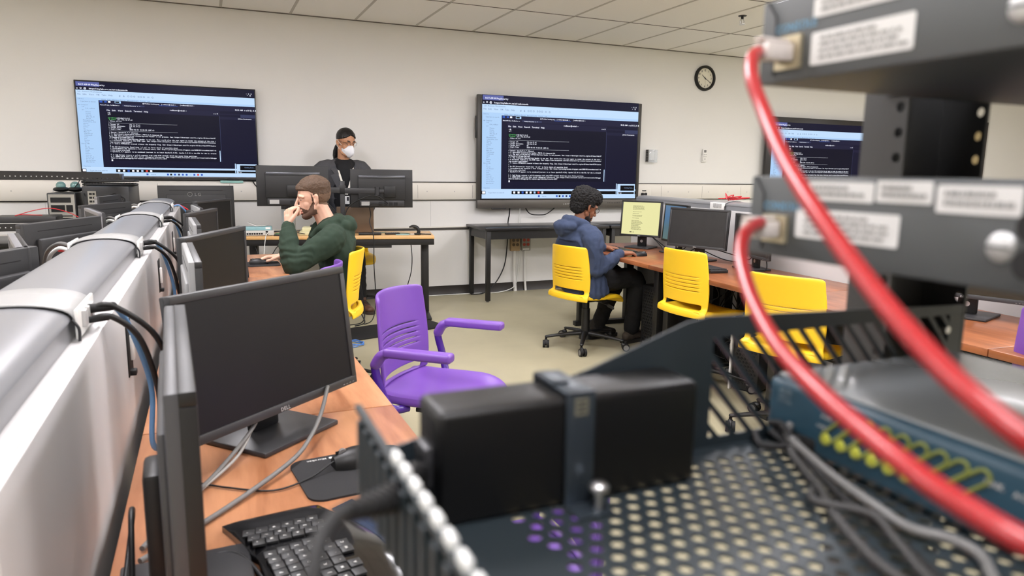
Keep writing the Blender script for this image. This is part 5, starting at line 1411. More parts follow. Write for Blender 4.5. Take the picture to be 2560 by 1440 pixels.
    b.limb([(.94, -.4, .92), (1.05, -.4, .92)], [.1, .1])
    attach('trousers', fuse(b, .008, 4, wrinkle(.006, 16)), M_jeans, root)
    M_br = mat('brown_leather', (92, 62, 46), .5, var=.2, vscale=40)
    shoe(root, (1.11, -.62, .09), 285, M_br, mat('sole_brown', (54, 40, 32), .7), M_soft)
    shoe(root, (.96, -.54, .09), 262, M_br, MATS['sole_brown'], M_soft)
    # lanyard and badge
    b = MB(); M_lan = mat('lanyard_white', (232, 228, 216), .7, var=.05)
    ribbon(b, [(.925, -.36, 1.42), (.925, -.45, 1.385), (.94, -.53, 1.3), (.975, -.56, 1.17), (.995, -.57, 1.11)], (1, 0, .3), .018)
    ribbon(b, [(1.085, -.36, 1.42), (1.08, -.45, 1.385), (1.06, -.54, 1.3), (1.02, -.565, 1.17), (.998, -.57, 1.11)], (1, 0, -.3), .018)
    ln = partw('lanyard', b, M_lan, root, smooth=0)
    b = MB().rbox(.972, 1.02, -.579, -.577, 1.02, 1.095, .002)
    bd = partw('badge', b, M_white, root); bd.parent = ln
    b = MB().bx(.995, 1.015, -.5797, -.579, 1.05, 1.085); o = partw('badge_photo', b, M_dgrey, root); o.parent = ln
    for i in range(5):
        pass
person_standing()

# ---- seated person in the green hoodie, hand at the mouth
def hood(b, neck, back, side, up=(0, 0, 1), k=1.0, droop=.07):
    """collar roll around the neck and the bag of the hood behind; back/side unit vectors"""
    n, bk, sd, u = V(neck), V(back), V(side), V(up)
    b.limb([n - bk * .075 + sd * .035 - u * .06, n - bk * .02 + sd * .085 - u * .01, n + bk * .055 + sd * .08 + u * .012, n + bk * .085 + u * .02, n + bk * .055 - sd * .08 + u * .012, n - bk * .02 - sd * .085 - u * .01, n - bk * .075 - sd * .035 - u * .06],
           [(.028 * k, .03 * k), (.033, .036), (.036, .04), (.036, .042), (.036, .04), (.033, .036), (.028, .03)], side=(0, 0, 1))
    b.limb([n + bk * .1 + sd * .09 - u * .02, n + bk * .155 + sd * .03 - u * .03, n + bk * .155 - sd * .03 - u * .03, n + bk * .1 - sd * .09 - u * .02], [.036, .042, .042, .036], side=(0, 0, 1))
    b.ball(n + bk * .12 - u * droop, (.065, .1, .06))
def person_green():
    root = thing('person', 'seated bearded person in a dark green hoodie with a hand at the mouth', 'person', (.52, -2.8, .47))
    skin = skinmat('skin_pale', (216, 172, 148))
    H = headM((.402, -2.765, 1.163), 173, 9, 0)
    b = MB(); head_shapes(b, H)
    b.limb([(.43, -2.77, 1.11), (.465, -2.78, 1.03), (.5, -2.79, .94)], [.054, .058, .07])
    b.limb([(.5, -2.79, .95), (.54, -2.8, .75), (.56, -2.81, .58)], [(.12, .08), (.12, .09), (.11, .09)])
    sl, el, wl = (.475, -2.965, .925), (.235, -3.03, .785), (.228, -2.905, 1.01)
    sr, er, wr = (.49, -2.62, .925), (.4, -2.47, .79), (.215, -2.545, .782)
    b.limb([(.5, -2.85, .94), sl, el, wl], [.05, .045, .036, .026]); b.limb([(.5, -2.73, .94), sr, er, wr], [.05, .045, .036, .026])
    hand(b, wl, (.1, .18, .95), (-.85, -.5, .1), (.7, -.2, .3), curls=((62, 70, 35), (66, 72, 40), (70, 75, 40), (74, 75, 40)), th=(.75, .45, -.3))
    hand(b, wr, (-.97, -.1, -.02), (.0, .12, .95), (-.05, -1, 0), curls=((20, 28, 18), (22, 30, 18), (26, 34, 20), (30, 36, 22)), th=(.75, .6, -.25))
    for s in (-1, 1): b.limb([(.55, -2.8 + s * .1, .56), (.12, -2.8 + s * .12, .58), (.12, -2.8 + s * .13, .1)], [.075, .05, .035])
    body = fuse(b, .0032, 5, face_disp(H)); BODY = body.copy()
    I = H.inverted()
    M_lip = mat('lips_pink', (186, 118, 104), .45)
    def asg(p):
        q = I @ p
        return 1 if (q.x > .08 and abs(q.y) < .021 and -.083 < q.z < -.057) else 0
    attach('body', body, [skin, M_lip], root, asg)
    eyes(root, H, skin, closed=.6)
    M_h = mat('hair_brown', (84, 64, 48), .7, var=.45, vscale=160, bump=.9, bscale=330)
    M_fade = mat('hair_fade', (112, 88, 70), .8, var=.25, vscale=220, bump=.4, bscale=500)
    def hc(q):
        if q.length > .2 or q.z < -.07: return False
        if abs(q.y) > .0765 and -.045 < q.z < .026: return False
        if q.x > .03: return q.z > .05 + .12 * (q.x - .03)
        if q.x > .004: return q.z > .03 + .75 * (q.x - .004)
        if q.x > -.022: return q.z > .018
        return q.z > -.062 + .3 * (q.x + .1)
    grow(BODY, H, hc, lambda q: .0035 + .015 * sm(.03, .085, q.z) + .005 * sm(.03, .09, q.x) + .0022 * noise.noise(q * 170) + .0025 * noise.noise(q * 60), 'hair', [M_h, M_fade], root, lambda q: 1 if q.z < .022 + .014 * noise.noise(q * 70) else 0)
    M_brd = mat('beard_brown', (88, 64, 50), .85, var=.4, vscale=260, bump=.8, bscale=420)
    grow(BODY, H, beard_zone(1), lambda q: .0012 + .004 * sm(-.05, -.11, q.z) + .0012 * noise.noise(q * 220), 'beard', M_brd, root)
    eb = MB()
    for s in (-1, 1): eb.limb([(.092, s * .014, .0255), (.088, s * .034, .03), (.071, s * .053, .023)], [.003, .004, .0025], M=H)
    partw('eyebrow', eb, M_h, root)
    M_g = mat('hoodie_green', (34, 52, 38), .9, var=.12, vscale=120, bump=.35, bscale=420)
    b = MB()
    b.limb([(.5, -2.79, .955), (.53, -2.795, .86), (.56, -2.8, .7), (.57, -2.81, .56)], [(.15, .1), (.2, .125), (.2, .14), (.2, .15)])
    b.limb([(.49, -2.86, .965), sl, (.36, -3.005, .86), el], [.06, .082, .075, .062]); b.limb([el, (.225, -2.985, .88), (.226, -2.93, .965)], [.064, .06, .05])
    b.limb([(.226, -2.935, .958), (.227, -2.92, .985)], [.046, .04])
    b.limb([(.5, -2.72, .965), sr, er], [.06, .08, .062]); b.limb([er, (.26, -2.535, .785)], [.06, .042])
    hood(b, (.462, -2.785, 1.005), (.97, .02, .12), (0, 1, 0))
    b.ball((.605, -2.79, 1.0), (.05, .085, .06))
    def folds(p, n):
        q = p + n * .006 * (noise.noise(V((p.x * 12, p.y * 12, p.z * 24))) + .4 * noise.noise(p * 38))
        if p.x < .34 and p.y < -2.85: q += n * .0035 * sin(p.z * 150 + 3 * noise.noise(p * 14)) * max(0, 1 - abs(p.z - .86) / .12)
        if p.z < .9:
            s_ = (q.x - .435) * cos(R(164)) + (q.y + 2.82) * sin(R(164)); lim = -.165 - .2 * max(0, p.z - .72)
            if s_ < lim: q += V((cos(R(164)), sin(R(164)), 0)) * (lim - s_)
            q.z = max(q.z, .485)
        return q
    ho = attach('hoodie', fuse(b, .006, 5, folds), M_g, root)
    c_ = MB().limb([(.2265, -2.928, .968), (.228, -2.912, 1.0)], [.042, .039]).limb([(.285, -2.53, .786), (.245, -2.54, .783)], [.043, .04])
    o = attach('cuff', fuse(c_, .005, 2, lambda p, n: p + n * .0012 * sin(math.atan2(p.y + 2.92, p.x - .227) * 36)), M_g, root); o.parent = ho
    b = MB().limb([(.5, -2.83, .88), (.47, -2.9, .86)], [.004, .004])
    b = MB()
    for s in (-1, 1):
        b.limb([(.49, -2.8 + s * .1, .575), (.3, -2.8 + s * .12, .585), (.12, -2.8 + s * .12, .57), (.11, -2.8 + s * .13, .3), (.12, -2.8 + s * .13, .1)], [.095, .085, .07, .06, .055])
    attach('trousers', fuse(b, .009, 4), M_jeans, root)
    for s in (-1, 1): shoe(root, (.12, -2.8 + s * .13, .09), 180, mat('shoe_black', (24, 24, 25), .6), M_soft, M_white)
person_green()

# ---- seated person in the navy hoodie, seen from behind
def person_navy():
    root = thing('person', 'seated person in navy hoodie with black curly hair and glasses at the right monitors', 'person', (2.44, -2.56, .42))
    skin = skinmat('skin_brown', (142, 92, 66))
    H = headM((2.425, -2.555, 1.085), 6, 20, 3)
    b = MB(); head_shapes(b, H)
    b.limb([(2.405, -2.555, 1.03), (2.38, -2.555, .96), (2.36, -2.555, .88)], [.054, .056, .07])
    b.limb([(2.36, -2.555, .88), (2.37, -2.555, .68), (2.4, -2.555, .52)], [(.12, .08), (.12, .09), (.11, .09)])
    sr, er, wr = (2.39, -2.755, .865), (2.4, -2.8, .64), (2.635, -2.765, .748)
    sl, el, wl = (2.39, -2.365, .865), (2.47, -2.3, .66), (2.7, -2.41, .752)
    b.limb([(2.36, -2.6, .88), sr, er, wr], [.05, .045, .036, .026]); b.limb([(2.36, -2.5, .88), sl, el, wl], [.05, .045, .036, .026])
    hand(b, wr, (.97, .03, -.02), (0, -.1, .95), (0, 1, 0), curls=((22, 28, 20), (24, 30, 20), (26, 32, 22), (28, 34, 22)), th=(.7, .6, -.2))
    hand(b, wl, (.9, -.2, -.08), (0, 0, 1), (0, -1, 0), (25, 25, 18))
    b.limb([(2.42, -2.65, .52), (2.83, -2.66, .52), (2.86, -2.58, .1)], [.075, .05, .035]); b.limb([(2.42, -2.46, .52), (2.82, -2.42, .52), (2.68, -2.36, .1)], [.075, .05, .035])
    body = fuse(b, .0033, 5, face_disp(H)); BODY = body.copy()
    attach('body', body, skin, root)
    eyes(root, H, skin, closed=.6)
    M_c = mat('hair_curly', (14, 12, 12), .85, bump=1, bscale=300)
    h = MB().ball((-.03, 0, .055), (.108, .098, .1), M=H).ball((.03, 0, .085), (.085, .088, .07), M=H).ball((-.06, 0, .0), (.06, .08, .075), M=H)
    attach('hair', fuse(h, .0035, 1, lambda p, n: p + n * (.007 * noise.noise(p * 75) + .006 * noise.noise(p * 150))), M_c, root)
    eb = MB()
    for s in (-1, 1): eb.limb([(.092, s * .014, .0255), (.088, s * .034, .03), (.071, s * .053, .023)], [.003, .004, .0025], M=H)
    partw('eyebrow', eb, M_c, root)
    M_bd = mat('beard_black', (30, 21, 18), .85, bump=.8, bscale=400)
    grow(BODY, H, beard_zone(0), lambda q: .001 + .002 * sm(-.05, -.11, q.z) + .001 * noise.noise(q * 220), 'beard', M_bd, root)
    g = MB()
    for s in (-1, 1):
        g.tube([H @ V((.1, s * (.031 + .025 * cos(2 * PI * k / 14)), .004 + .017 * sin(2 * PI * k / 14))) for k in range(14)], .0018, closed=True, n=6, sm=2)
        g.tube([H @ V(p) for p in ((.1, s * .055, .012), (.07, s * .075, .014), (0, s * .084, .016), (-.025, s * .083, .0))], .0018, n=6)
    partw('glasses', g, M_blackmetal, root)
    M_n = mat('hoodie_navy', (50, 62, 88), .9, var=.14, vscale=120, bump=.35, bscale=420)
    b = MB()
    b.limb([(2.35, -2.555, .89), (2.335, -2.555, .78), (2.35, -2.555, .62), (2.39, -2.56, .52)], [(.15, .09), (.2, .115), (.2, .125), (.21, .14)])
    b.limb([(2.41, -2.76, .56), (2.44, -2.785, .44)], [(.1, .035), (.095, .03)], side=(1, 0, 0))
    b.limb([(2.36, -2.62, .91), sr, (2.385, -2.79, .75), er], [.06, .08, .072, .06]); b.limb([er, (2.52, -2.785, .69), (2.6, -2.77, .735)], [.062, .056, .042])
    b.limb([(2.36, -2.49, .91), sl, el], [.06, .08, .06]); b.limb([el, (2.66, -2.395, .745)], [.06, .042])
    hood(b, (2.37, -2.555, .965), (-.95, 0, .05), (0, 1, 0), droop=.05)
    b.ball((2.24, -2.555, .945), (.06, .11, .05))
    def folds(p, n):
        q = p + n * .007 * (noise.noise(V((p.x * 11, p.y * 11, p.z * 20))) + .4 * noise.noise(p * 36))
        if p.y < -2.72 and p.x > 2.38: q += n * .003 * sin(p.x * 130 + 3 * noise.noise(p * 12))
        if p.z < .84:
            s_ = (q.x - 2.46) * cos(R(14)) + (q.y + 2.56) * sin(R(14)); lim = -.172 + .25 * max(0, p.z - .72) * -1
            if s_ < lim: q += V((cos(R(14)), sin(R(14)), 0)) * (lim - s_)
            if q.y > -2.74: q.z = max(q.z, .432)
        return q
    ho = attach('hoodie', fuse(b, .0065, 5, folds), M_n, root)
    c_ = MB().limb([(2.588, -2.772, .728), (2.618, -2.767, .742)], [.042, .038]).limb([(2.65, -2.4, .742), (2.68, -2.405, .75)], [.042, .038])
    o = attach('cuff', fuse(c_, .005, 2), M_n, root); o.parent = ho
    z = MB().tube([(2.5, -2.62, .44), (2.505, -2.6, .6), (2.475, -2.58, .8), (2.44, -2.57, .92)], .004)
    o = partw('zip', z, M_soft, root); o.parent = ho
    z = MB().tube([(2.47, -2.745, .56), (2.44, -2.768, .62), (2.425, -2.762, .68)], .0035)
    o = partw('pocket_seam', z, mat('navy_dark', (38, 46, 66), .9), root); o.parent = ho
    b = MB()
    b.limb([(2.4, -2.64, .52), (2.62, -2.66, .53), (2.83, -2.665, .525), (2.86, -2.63, .32), (2.865, -2.59, .12)], [(.1, .095), (.09, .085), (.078, .075), (.066, .066), (.062, .062)])
    b.limb([(2.4, -2.47, .52), (2.62, -2.44, .53), (2.82, -2.42, .525), (2.76, -2.39, .32), (2.69, -2.365, .12)], [(.1, .095), (.09, .085), (.078, .075), (.066, .066), (.06, .06)])
    b.limb([(2.42, -2.62, .52), (2.42, -2.48, .52)], [.09, .09])
    attach('trousers', fuse(b, .008, 4, wrinkle(.005, 18)), M_jeans, root)
    M_bt = mat('boot_grey', (74, 66, 58), .75, var=.25, vscale=50)
    shoe(root, (2.875, -2.575, .09), 12, M_bt, mat('boot_sole', (44, 41, 38), .8), mat('boot_lace', (120, 112, 100), .8), name='boot')
    shoe(root, (2.68, -2.355, .09), 8, mat('boot_dark', (40, 37, 34), .75), MATS['boot_sole'], M_soft, name='boot')
person_navy()
# ------------------------------------------------------------------ foreground: two-post rack, routers, shelf
def rel(x, y, z): return V((CAM.x + x, CAM.y + y, CAM.z + z))
M_rack = mat('rack_grey', (60, 60, 60), .5, bump=.05, bscale=400)
M_router = mat('router_grey', (78, 81, 82), .5, bump=.06, bscale=700)
M_teal = mat('shelf_teal', (38, 46, 51), .42, bump=.06, bscale=600)
M_label = mat('label_white', (206, 206, 204), .45)
M_ink = mat('label_ink', (140, 140, 139), .6)
M_ctext = mat('print_blue', (96, 142, 170), .5)
M_gold = mat('port_metal', (190, 178, 150), .35, metal=.7)
rk = thing('equipment_rack', 'grey two-post equipment rack with drilled flanges in the right foreground', 'rack', (CAM.x + .448, CAM.y + .095, 0))
def post(ysign):
    y_in, y_out = (.226, .258)
    b = MB(); zs0, zs1 = .95, 1.95; n = int((zs1 - zs0) / .0159)
    for x, d in ((-.038, 1), (.038, -1)):
        b.bx(x - .0012, x + .0012, ysign * y_in, ysign * y_out, .02, zs0) if ysign > 0 else b.bx(x - .0012, x + .0012, -y_out, -y_in, .02, zs0)
        for k in range(n):
            z0 = zs0 + k * .0159; z1 = z0 + .0159
            for q in (-.0012, .0012):
                b.cell((x + q, ysign * y_in, z0), (x + q, ysign * (y_in + .012), z0), (x + q, ysign * (y_in + .012), z1), (x + q, ysign * y_in, z1), lambda th: (.52 * cos(th) - .1, .4 * sin(th)), n=16)
                b.add([(x + q, ysign * (y_in + .012), z0), (x + q, ysign * y_out, z0), (x + q, ysign * y_out, z1), (x + q, ysign * (y_in + .012), z1)], [(0, 1, 2, 3)])
        b.add([(x - .0012, ysign * y_in, zs0), (x + .0012, ysign * y_in, zs0), (x + .0012, ysign * y_in, zs0 + n * .0159), (x - .0012, ysign * y_in, zs0 + n * .0159)], [(0, 1, 2, 3)])
        zz = zs0 + n * .0159
        b.bx(x - .0012, x + .0012, min(ysign * y_in, ysign * y_out), max(ysign * y_in, ysign * y_out), zz, 2.1)
    b.bx(-.038, .038, min(ysign * y_out, ysign * (y_out + .002)), max(ysign * y_out, ysign * (y_out + .002)), .02, 2.1)
    b.bx(-.026, -.024, min(ysign * (y_out - .006), ysign * y_out), max(ysign * (y_out - .006), ysign * y_out), .02, 2.1)
    return b
obj('post', post(1), M_rack, rk); obj('post', post(-1), M_rack, rk)
obj('top_bar', MB().bx(-.038, .038, -.26, .26, 2.1, 2.14), M_rack, rk)
obj('base_plate', MB().bx(-.19, .19, -.26, .26, 0, .02), M_rack, rk)
def router(label, z, labels, texts, port, screws, extra=None):
    """z = bottom height relative to the lens; face in the plane x = .285"""
    t = thing('router', label, 'router', rel(.285, .3185, z))
    Y = lambda y: y - .3185; Z = lambda zz: zz - z
    obj('chassis', MB().rbox(0, .27, -.445, 0, 0, .0435, .0015), M_router, t)
    obj('rack_ear', MB().bx(.1215, .124, .0005, .02, .002, .042).bx(.1215, .124, -.465, -.4455, .002, .042), M_router, t)
    obj('side_groove', MB().tube([(-.0005, -.004, .0432), (-.0005, -.011, .034), (-.0005, -.0115, .004)], .0007, n=6, sm=0), M_dgrey, t)
    F = Matrix.Rotation(R(-90), 4, 'Z')      # lettering frame facing -x: local x runs toward -y
    for (y0, y1, z0, z1, rows) in labels:
        w, h = y0 - y1, z1 - z0
        l = obj('label_plate', MB().prism([(p[0] + w / 2, p[1] + h / 2) for p in rrect(w, h, .0012)], 0, .0004, M=Matrix(((0, 0, -1, 0), (-1, 0, 0, Y(y0)), (0, 1, 0, Z(z0)), (0, 0, 0, 1)))), M_label, t)
        b = MB(); random.seed(int(abs(y0) * 1e4))
        for k in range(rows):
            zz = Z(z1) - h * (k + 1) / (rows + 1) - .0006; x = Y(y0) - w * .1
            while x > Y(y1) + w * (.12 if k else .35):
                q = w * random.uniform(.03, .12); b.bx(-.0007, -.0005, x - q, x, zz, zz + h * .38 / rows); x -= q + w * .02
        obj('print', b, M_ink, l, smooth=0)
    for s_, y, zz, h in texts:
        b = MB(); letters(b, s_, 0, 0, h, 0, M=Matrix.Translation((-.0004, Y(y), Z(zz))) @ F, track=.1); obj('print', b, M_ctext, t, smooth=0)
    y0, y1, z0, z1 = port
    p = obj('console_port', MB().bx(-.0022, .001, Y(y1), Y(y0), Z(z0), Z(z1)), M_gold, t)
    obj('port_hole', MB().bx(-.0026, -.002, Y(y1) + .004, Y(y0) - .004, Z(z0) + .003, Z(z1) - .005), M_soft, p)
    for y, zz, r in screws: obj('screw', MB().ball((0, Y(y), Z(zz)), (.0028, r, r), nu=20, nv=10).bx(-.0031, -.0027, Y(y) - r * .7, Y(y) + r * .7, Z(zz) - .0005, Z(zz) + .0005, m=1), [mat('screw_zinc', (196, 197, 196), .5, metal=.5), M_dgrey], t, smooth=60)
    if extra: extra(t, Y, Z)
    return t
def knob(t, Y, Z):
    for zz in (-.018, -.032): obj('knob', MB().cyl((0, Y(.163), Z(zz)), (-.006, Y(.163), Z(zz)), .006, n=18), M_soft, t)
router('lower grey rack router with four white labels and a console port', -.0442, [(.2765, .237, -.0125, -.003, 2), (.2355, .2078, -.0118, -.002, 2), (.2058, .171, -.0148, -.0032, 2), (.283, .2222, -.0322, -.0172, 4)],
       [('CONSOLE', .307, -.0185, .0042)], (.3055, .2885, -.0362, -.0215), [(.3165, -.0265, .0035), (.1767, -.0268, .0062)], knob)
router('upper grey rack router cut off by the top edge of the picture', .0487, [(.282, .2245, .0548, .0706, 4), (.282, .232, .0778, .087, 2)],
       [('CONSOLE', .307, .0742, .0042)], (.305, .288, .0548, .0715), [(.1795, .0635, .0062)])
# red console cables
M_redc = mat('console_red', (156, 28, 33), .33, coat=.3)
def console_cable(label, y, z, pts):
    t = thing('console_cable', label, 'cable', rel(.285, y, z))
    L = lambda p: V(p) - t.location
    c0 = rel(.262, y + .003, z)
    obj('jacket', MB().tube([L(rel(.268, y, z))] + [L(rel(*p)) for p in pts ], .0035, n=14, sm=10), M_redc, t, smooth=60)
    g = mat('plug_clear', (198, 190, 184), .15, coat=.5)
    obj('plug', MB().rbox(-.02, -.0028, -.0058, .0058, -.005, .004, .001), g, t)
    obj('latch', MB().rbox(-.022, -.003, -.003, .003, .0045, .0065, .0008), g, t)
    return t
CABA = [(0.2762, 0.3031, 0.0651), (0.2590, 0.2941, 0.0594), (0.2483, 0.2821, 0.0466), (0.2415, 0.2654, 0.0299), (0.2269, 0.2344, 0.0063), (0.2117, 0.1983, -0.0158), (0.1992, 0.1610, -0.0379), (0.1916, 0.1342, -0.0519), (0.1891, 0.1172, -0.0602), (0.1912, 0.1040, -0.0674), (0.2008, 0.0926, -0.0765)] + [(.19, .02, -.095), (.215, -.04, -.13), (.235, -.085, -.152), (.25, -.115, -.1545)]
CABB = [(0.2705, 0.2937, -0.0256), (0.2519, 0.2833, -0.0294), (0.2389, 0.2706, -0.0394), (0.2245, 0.2467, -0.0535), (0.2081, 0.2127, -0.0667), (0.1944, 0.1787, -0.0739), (0.1877, 0.1530, -0.0793), (0.1818, 0.1272, -0.0837), (0.1821, 0.1098, -0.0876), (0.1855, 0.0967, -0.0910), (0.1957, 0.0858, -0.0962)] + [(.15, .01, -.145), (.17, -.04, -.154), (.185, -.085, -.1545), (.19, -.115, -.1545)]
console_cable('red console cable looping from the upper router down across the picture', .2965, .063, CABA)
console_cable('red console cable looping from the lower router across the shelf', .297, -.0285, CABB)

# shelf
sh = thing('rack_shelf', 'dark teal perforated rack shelf carrying the black power brick', 'shelf', rel(.065, .319, -.16))
ox, oy = .065, .319                          # local = rel - (ox, oy, -.16)
b = MB(); px_, py_ = .0104, .0092
X0, X1, Y0_, Y1_ = .0, .415, -.44, 0.0
xs0, ys0 = .03, -.42
nx, ny_ = int((X1 - .02 - xs0) / px_), int((-.012 - ys0) / py_)
for j in range(ny_):
    for i in range(nx):
        o = px_ / 2 * (j % 2); x0 = xs0 + i * px_ + o; y0 = ys0 + j * py_
        if (ox + x0) < 0.1160 + (0.2729 - (oy + y0)) * 0.2164: hole = None
        else: hole = 1
        if hole: b.cell((x0, y0, 0), (x0 + px_, y0, 0), (x0 + px_, y0 + py_, 0), (x0, y0 + py_, 0), lambda th: (.62 * cos(th), .7 * sin(th)), n=16)
        else: b.add([(x0, y0, 0), (x0 + px_, y0, 0), (x0 + px_, y0 + py_, 0), (x0, y0 + py_, 0)], [(0, 1, 2, 3)])
    y0 = ys0 + j * py_
    o = px_ / 2 * (j % 2)
    b.add([(X0, y0, 0), (xs0 + o, y0, 0), (xs0 + o, y0 + py_, 0), (X0, y0 + py_, 0)], [(0, 1, 2, 3)])
    xe = xs0 + nx * px_ + o; b.add([(xe, y0, 0), (X1, y0, 0), (X1, y0 + py_, 0), (xe, y0 + py_, 0)], [(0, 1, 2, 3)])
ye = ys0 + ny_ * py_
b.add([(X0, Y0_, 0), (X1, Y0_, 0), (X1, ys0, 0), (X0, ys0, 0)], [(0, 1, 2, 3)]); b.add([(X0, ye, 0), (X1, ye, 0), (X1, Y1_, 0), (X0, Y1_, 0)], [(0, 1, 2, 3)])
obj('perforated_tray', b, M_teal, sh, solid=.0016, off=-1, smooth=0)
def side(y):
    b = MB()
    # border around a window with slanted bars; local x, z
    wx0, wx1, wz0, wz1 = .2, .402, .006, .0665
    out = [(.003, 0), (wx0 - .003, 0), (wx0 - .003, .0795), (.1815, .0772), (.12, .0565), (.028, .0315), (.003, .0262)]
    def sheet(poly):
        n = len(poly); vs = [(x, y - .0008, z) for x, z in poly] + [(x, y + .0008, z) for x, z in poly]
        b.add(vs, [tuple(range(n - 1, -1, -1)), tuple(range(n, 2 * n))] + [(k, (k + 1) % n, n + (k + 1) % n, n + k) for k in range(n)])
    sheet(out)
    sheet([(wx0 - .003, 0), (.415, 0), (.415, wz0), (wx0 - .003, wz0)]); sheet([(wx0 - .003, wz1), (.415, wz1), (.415, .0725), (wx0 - .003, .0795)]); sheet([(wx1, wz0), (.415, wz0), (.415, wz1), (wx1, wz1)])
    sheet([(wx0 - .003, wz0), (wx0, wz0), (wx0, wz1), (wx0 - .003, wz1)])
    pitch = .0128; bw = .0042; H_ = wz1 - wz0; s_ = H_ * .9     # bars lean: top further left
    k = wx0 - s_ + .004
    while k < wx1:
        a0, a1 = k, k + bw                                     # x at top edge; bottom is +s_
        def xat(a, z): return a + s_ * (wz1 - z) / H_
        def zat(a, x): return wz1 - (x - a) * H_ / s_
        poly = []
        tl, tr = (a0, wz1), (a1, wz1); bl, br = (a0 + s_, wz0), (a1 + s_, wz0)
        pts = [tl, tr, br, bl]
        def clip(P, f, g):
            o_ = []
            for i in range(len(P)):
                p, q = P[i], P[(i + 1) % len(P)]
                if f(p): o_.append(p)
                if f(p) != f(q): o_.append(g(p, q))
            return o_
        lerp = lambda p, q, X: (X, p[1] + (q[1] - p[1]) * (X - p[0]) / (q[0] - p[0]))
        pts = clip(pts, lambda p: p[0] >= wx0, lambda p, q: lerp(p, q, wx0))
        if len(pts) > 2: pts = clip(pts, lambda p: p[0] <= wx1, lambda p, q: lerp(p, q, wx1))
        if len(pts) > 2: sheet(pts[::-1])
        k += pitch
    b.cyl((.4, y - .002, .056), (.4, y + .002, .056), .0025, m=1).bx(.003, .415, y - .006 if y < 0 else y - .006, y, -.0014, .0002)
    return b
obj('side_panel', side(0), [M_teal, M_steel], sh, smooth=0); obj('side_panel', side(-.44), [M_teal, M_steel], sh, smooth=0)
# front lip: slotted 1U face with a rolled top edge carrying a row of pale ovals
b = MB(); y = -.46; k = 0
while y < .022:
    b.bx(-.0008, .0008, y, y + .0072, -.002, .04); b.bx(-.0028, -.0008, y + .001, y + .0062, .0, .038)
    b.bx(.0004, .0008, y + .0072, y + .0138, -.002, .04); y += .0138
b.extr([(-.46, .04), (.026, .04), (.026, .0425), (-.46, .0425)], -.0016, .0016)
obj('front_lip', b, M_teal, sh, smooth=0)
M_oval = mat('oval_pale', (206, 208, 206), .45)
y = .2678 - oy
ovals = 0
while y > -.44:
    obj('lip_oval', MB().rbox(-.0018, .0018, -.0046, .0046, -.003, .003, .0017, 3), M_oval, sh, (.0008, y, .0437), smooth=60)  # pale ovals stand in for the row of pale spots along the lip
    y -= .0138; ovals += 1
for (yy, zz) in ((-.129, .017), (-.139, .009)):
    obj('rivet', MB().ball((-.0028, yy, zz), (.001, .0022, .0022)), M_lgrey, sh, smooth=60)
# power brick and its strap
br = thing('power_brick', 'black power supply brick standing on its edge on the perforated shelf', 'power supply', rel(.088, .283, -.1598))
M_brick = mat('brick_black', (8, 8, 9), .42, spec=.4, bump=.04, bscale=900)
obj('case', MB().rbox(0, .141, 0, .0335, 0, .0545, .004, 3), M_brick, br)
obj('seam', MB().bx(.004, .137, -.0002, .0, .0515, .0519), M_soft, br)
obj('socket', MB().rbox(-.004, .001, .008, .026, .016, .036, .002), M_dgrey, br)
stp = thing('clamp_strap', 'dark metal strap clamped over the power brick with a bolt at its foot', 'strap', rel(.158, .283, -.1598))
b = MB()
b.rbox(-.0075, .0075, -.0026, -.0008, .0, .0575, .0005).rbox(-.0075, .0075, -.0026, .0355, .0556, .0574, .0005).rbox(-.008, .0075, .034, .0357, .0, .0575, .0005).rbox(-.0085, .001, .012, .033, .0573, .0588, .0005)
b.rbox(-.0075, .012, -.0165, -.0008, .0, .0016, .0005)
obj('band', b, mat('strap_steel', (62, 70, 78), .35, metal=.6), stp)
obj('bolt', MB().cyl((.006, -.011, .0), (.006, -.011, .011), .0022, n=12).ball((.006, -.011, .0125), (.005, .005, .0032)), M_steel, stp, smooth=60)
b = MB().bx(-.0035, .0035, -.0029, -.0026, .046, .0545)
o = obj('stamp', b, mat('stamp_tan', (112, 110, 96), .6), stp); b = MB()
for q in range(3): b.bx(-.0025, .0025, -.0031, -.0029, .0475 + q * .0024, .0485 + q * .0024)
obj('print', b, M_dgrey, o)
# cord with a ribbed boot going through the lip
cd2 = thing('power_cable', 'black power cord with a ribbed boot passing through the shelf lip', 'cord', rel(.06, .262, -.128))
L = lambda p: rel(*p) - cd2.location
obj('cord', MB().tube([L(p) for p in ((.088, .298, -.134), (.074, .277, -.131), (.055, .25, -.1255), (.036, .219, -.1105), (.024, .19, -.1045), (.019, .168, -.113), (.014, .14, -.15), (.008, .11, -.22), (.0, .1, -.34))], .0026, n=12, sm=10), M_soft, cd2, smooth=60)
b = MB(); p0, p1 = V(L((.062, .259, -.1285))), V(L((.037, .2205, -.1115)))
for k in range(7):
    a0, a1 = p0.lerp(p1, k / 7), p0.lerp(p1, (k + .6) / 7); r_ = .0062 - .0004 * k
    b.cyl(a0, a1, r_, r_ * .95, n=18).cyl(a1, p0.lerp(p1, (k + 1) / 7), r_ * .8, n=14)
obj('boot', b, M_soft, cd2, smooth=50)
obj('plug', MB().cyl(L((.078, .284, -.132)), L((.0655, .2635, -.129)), .006, n=18), M_black, cd2)
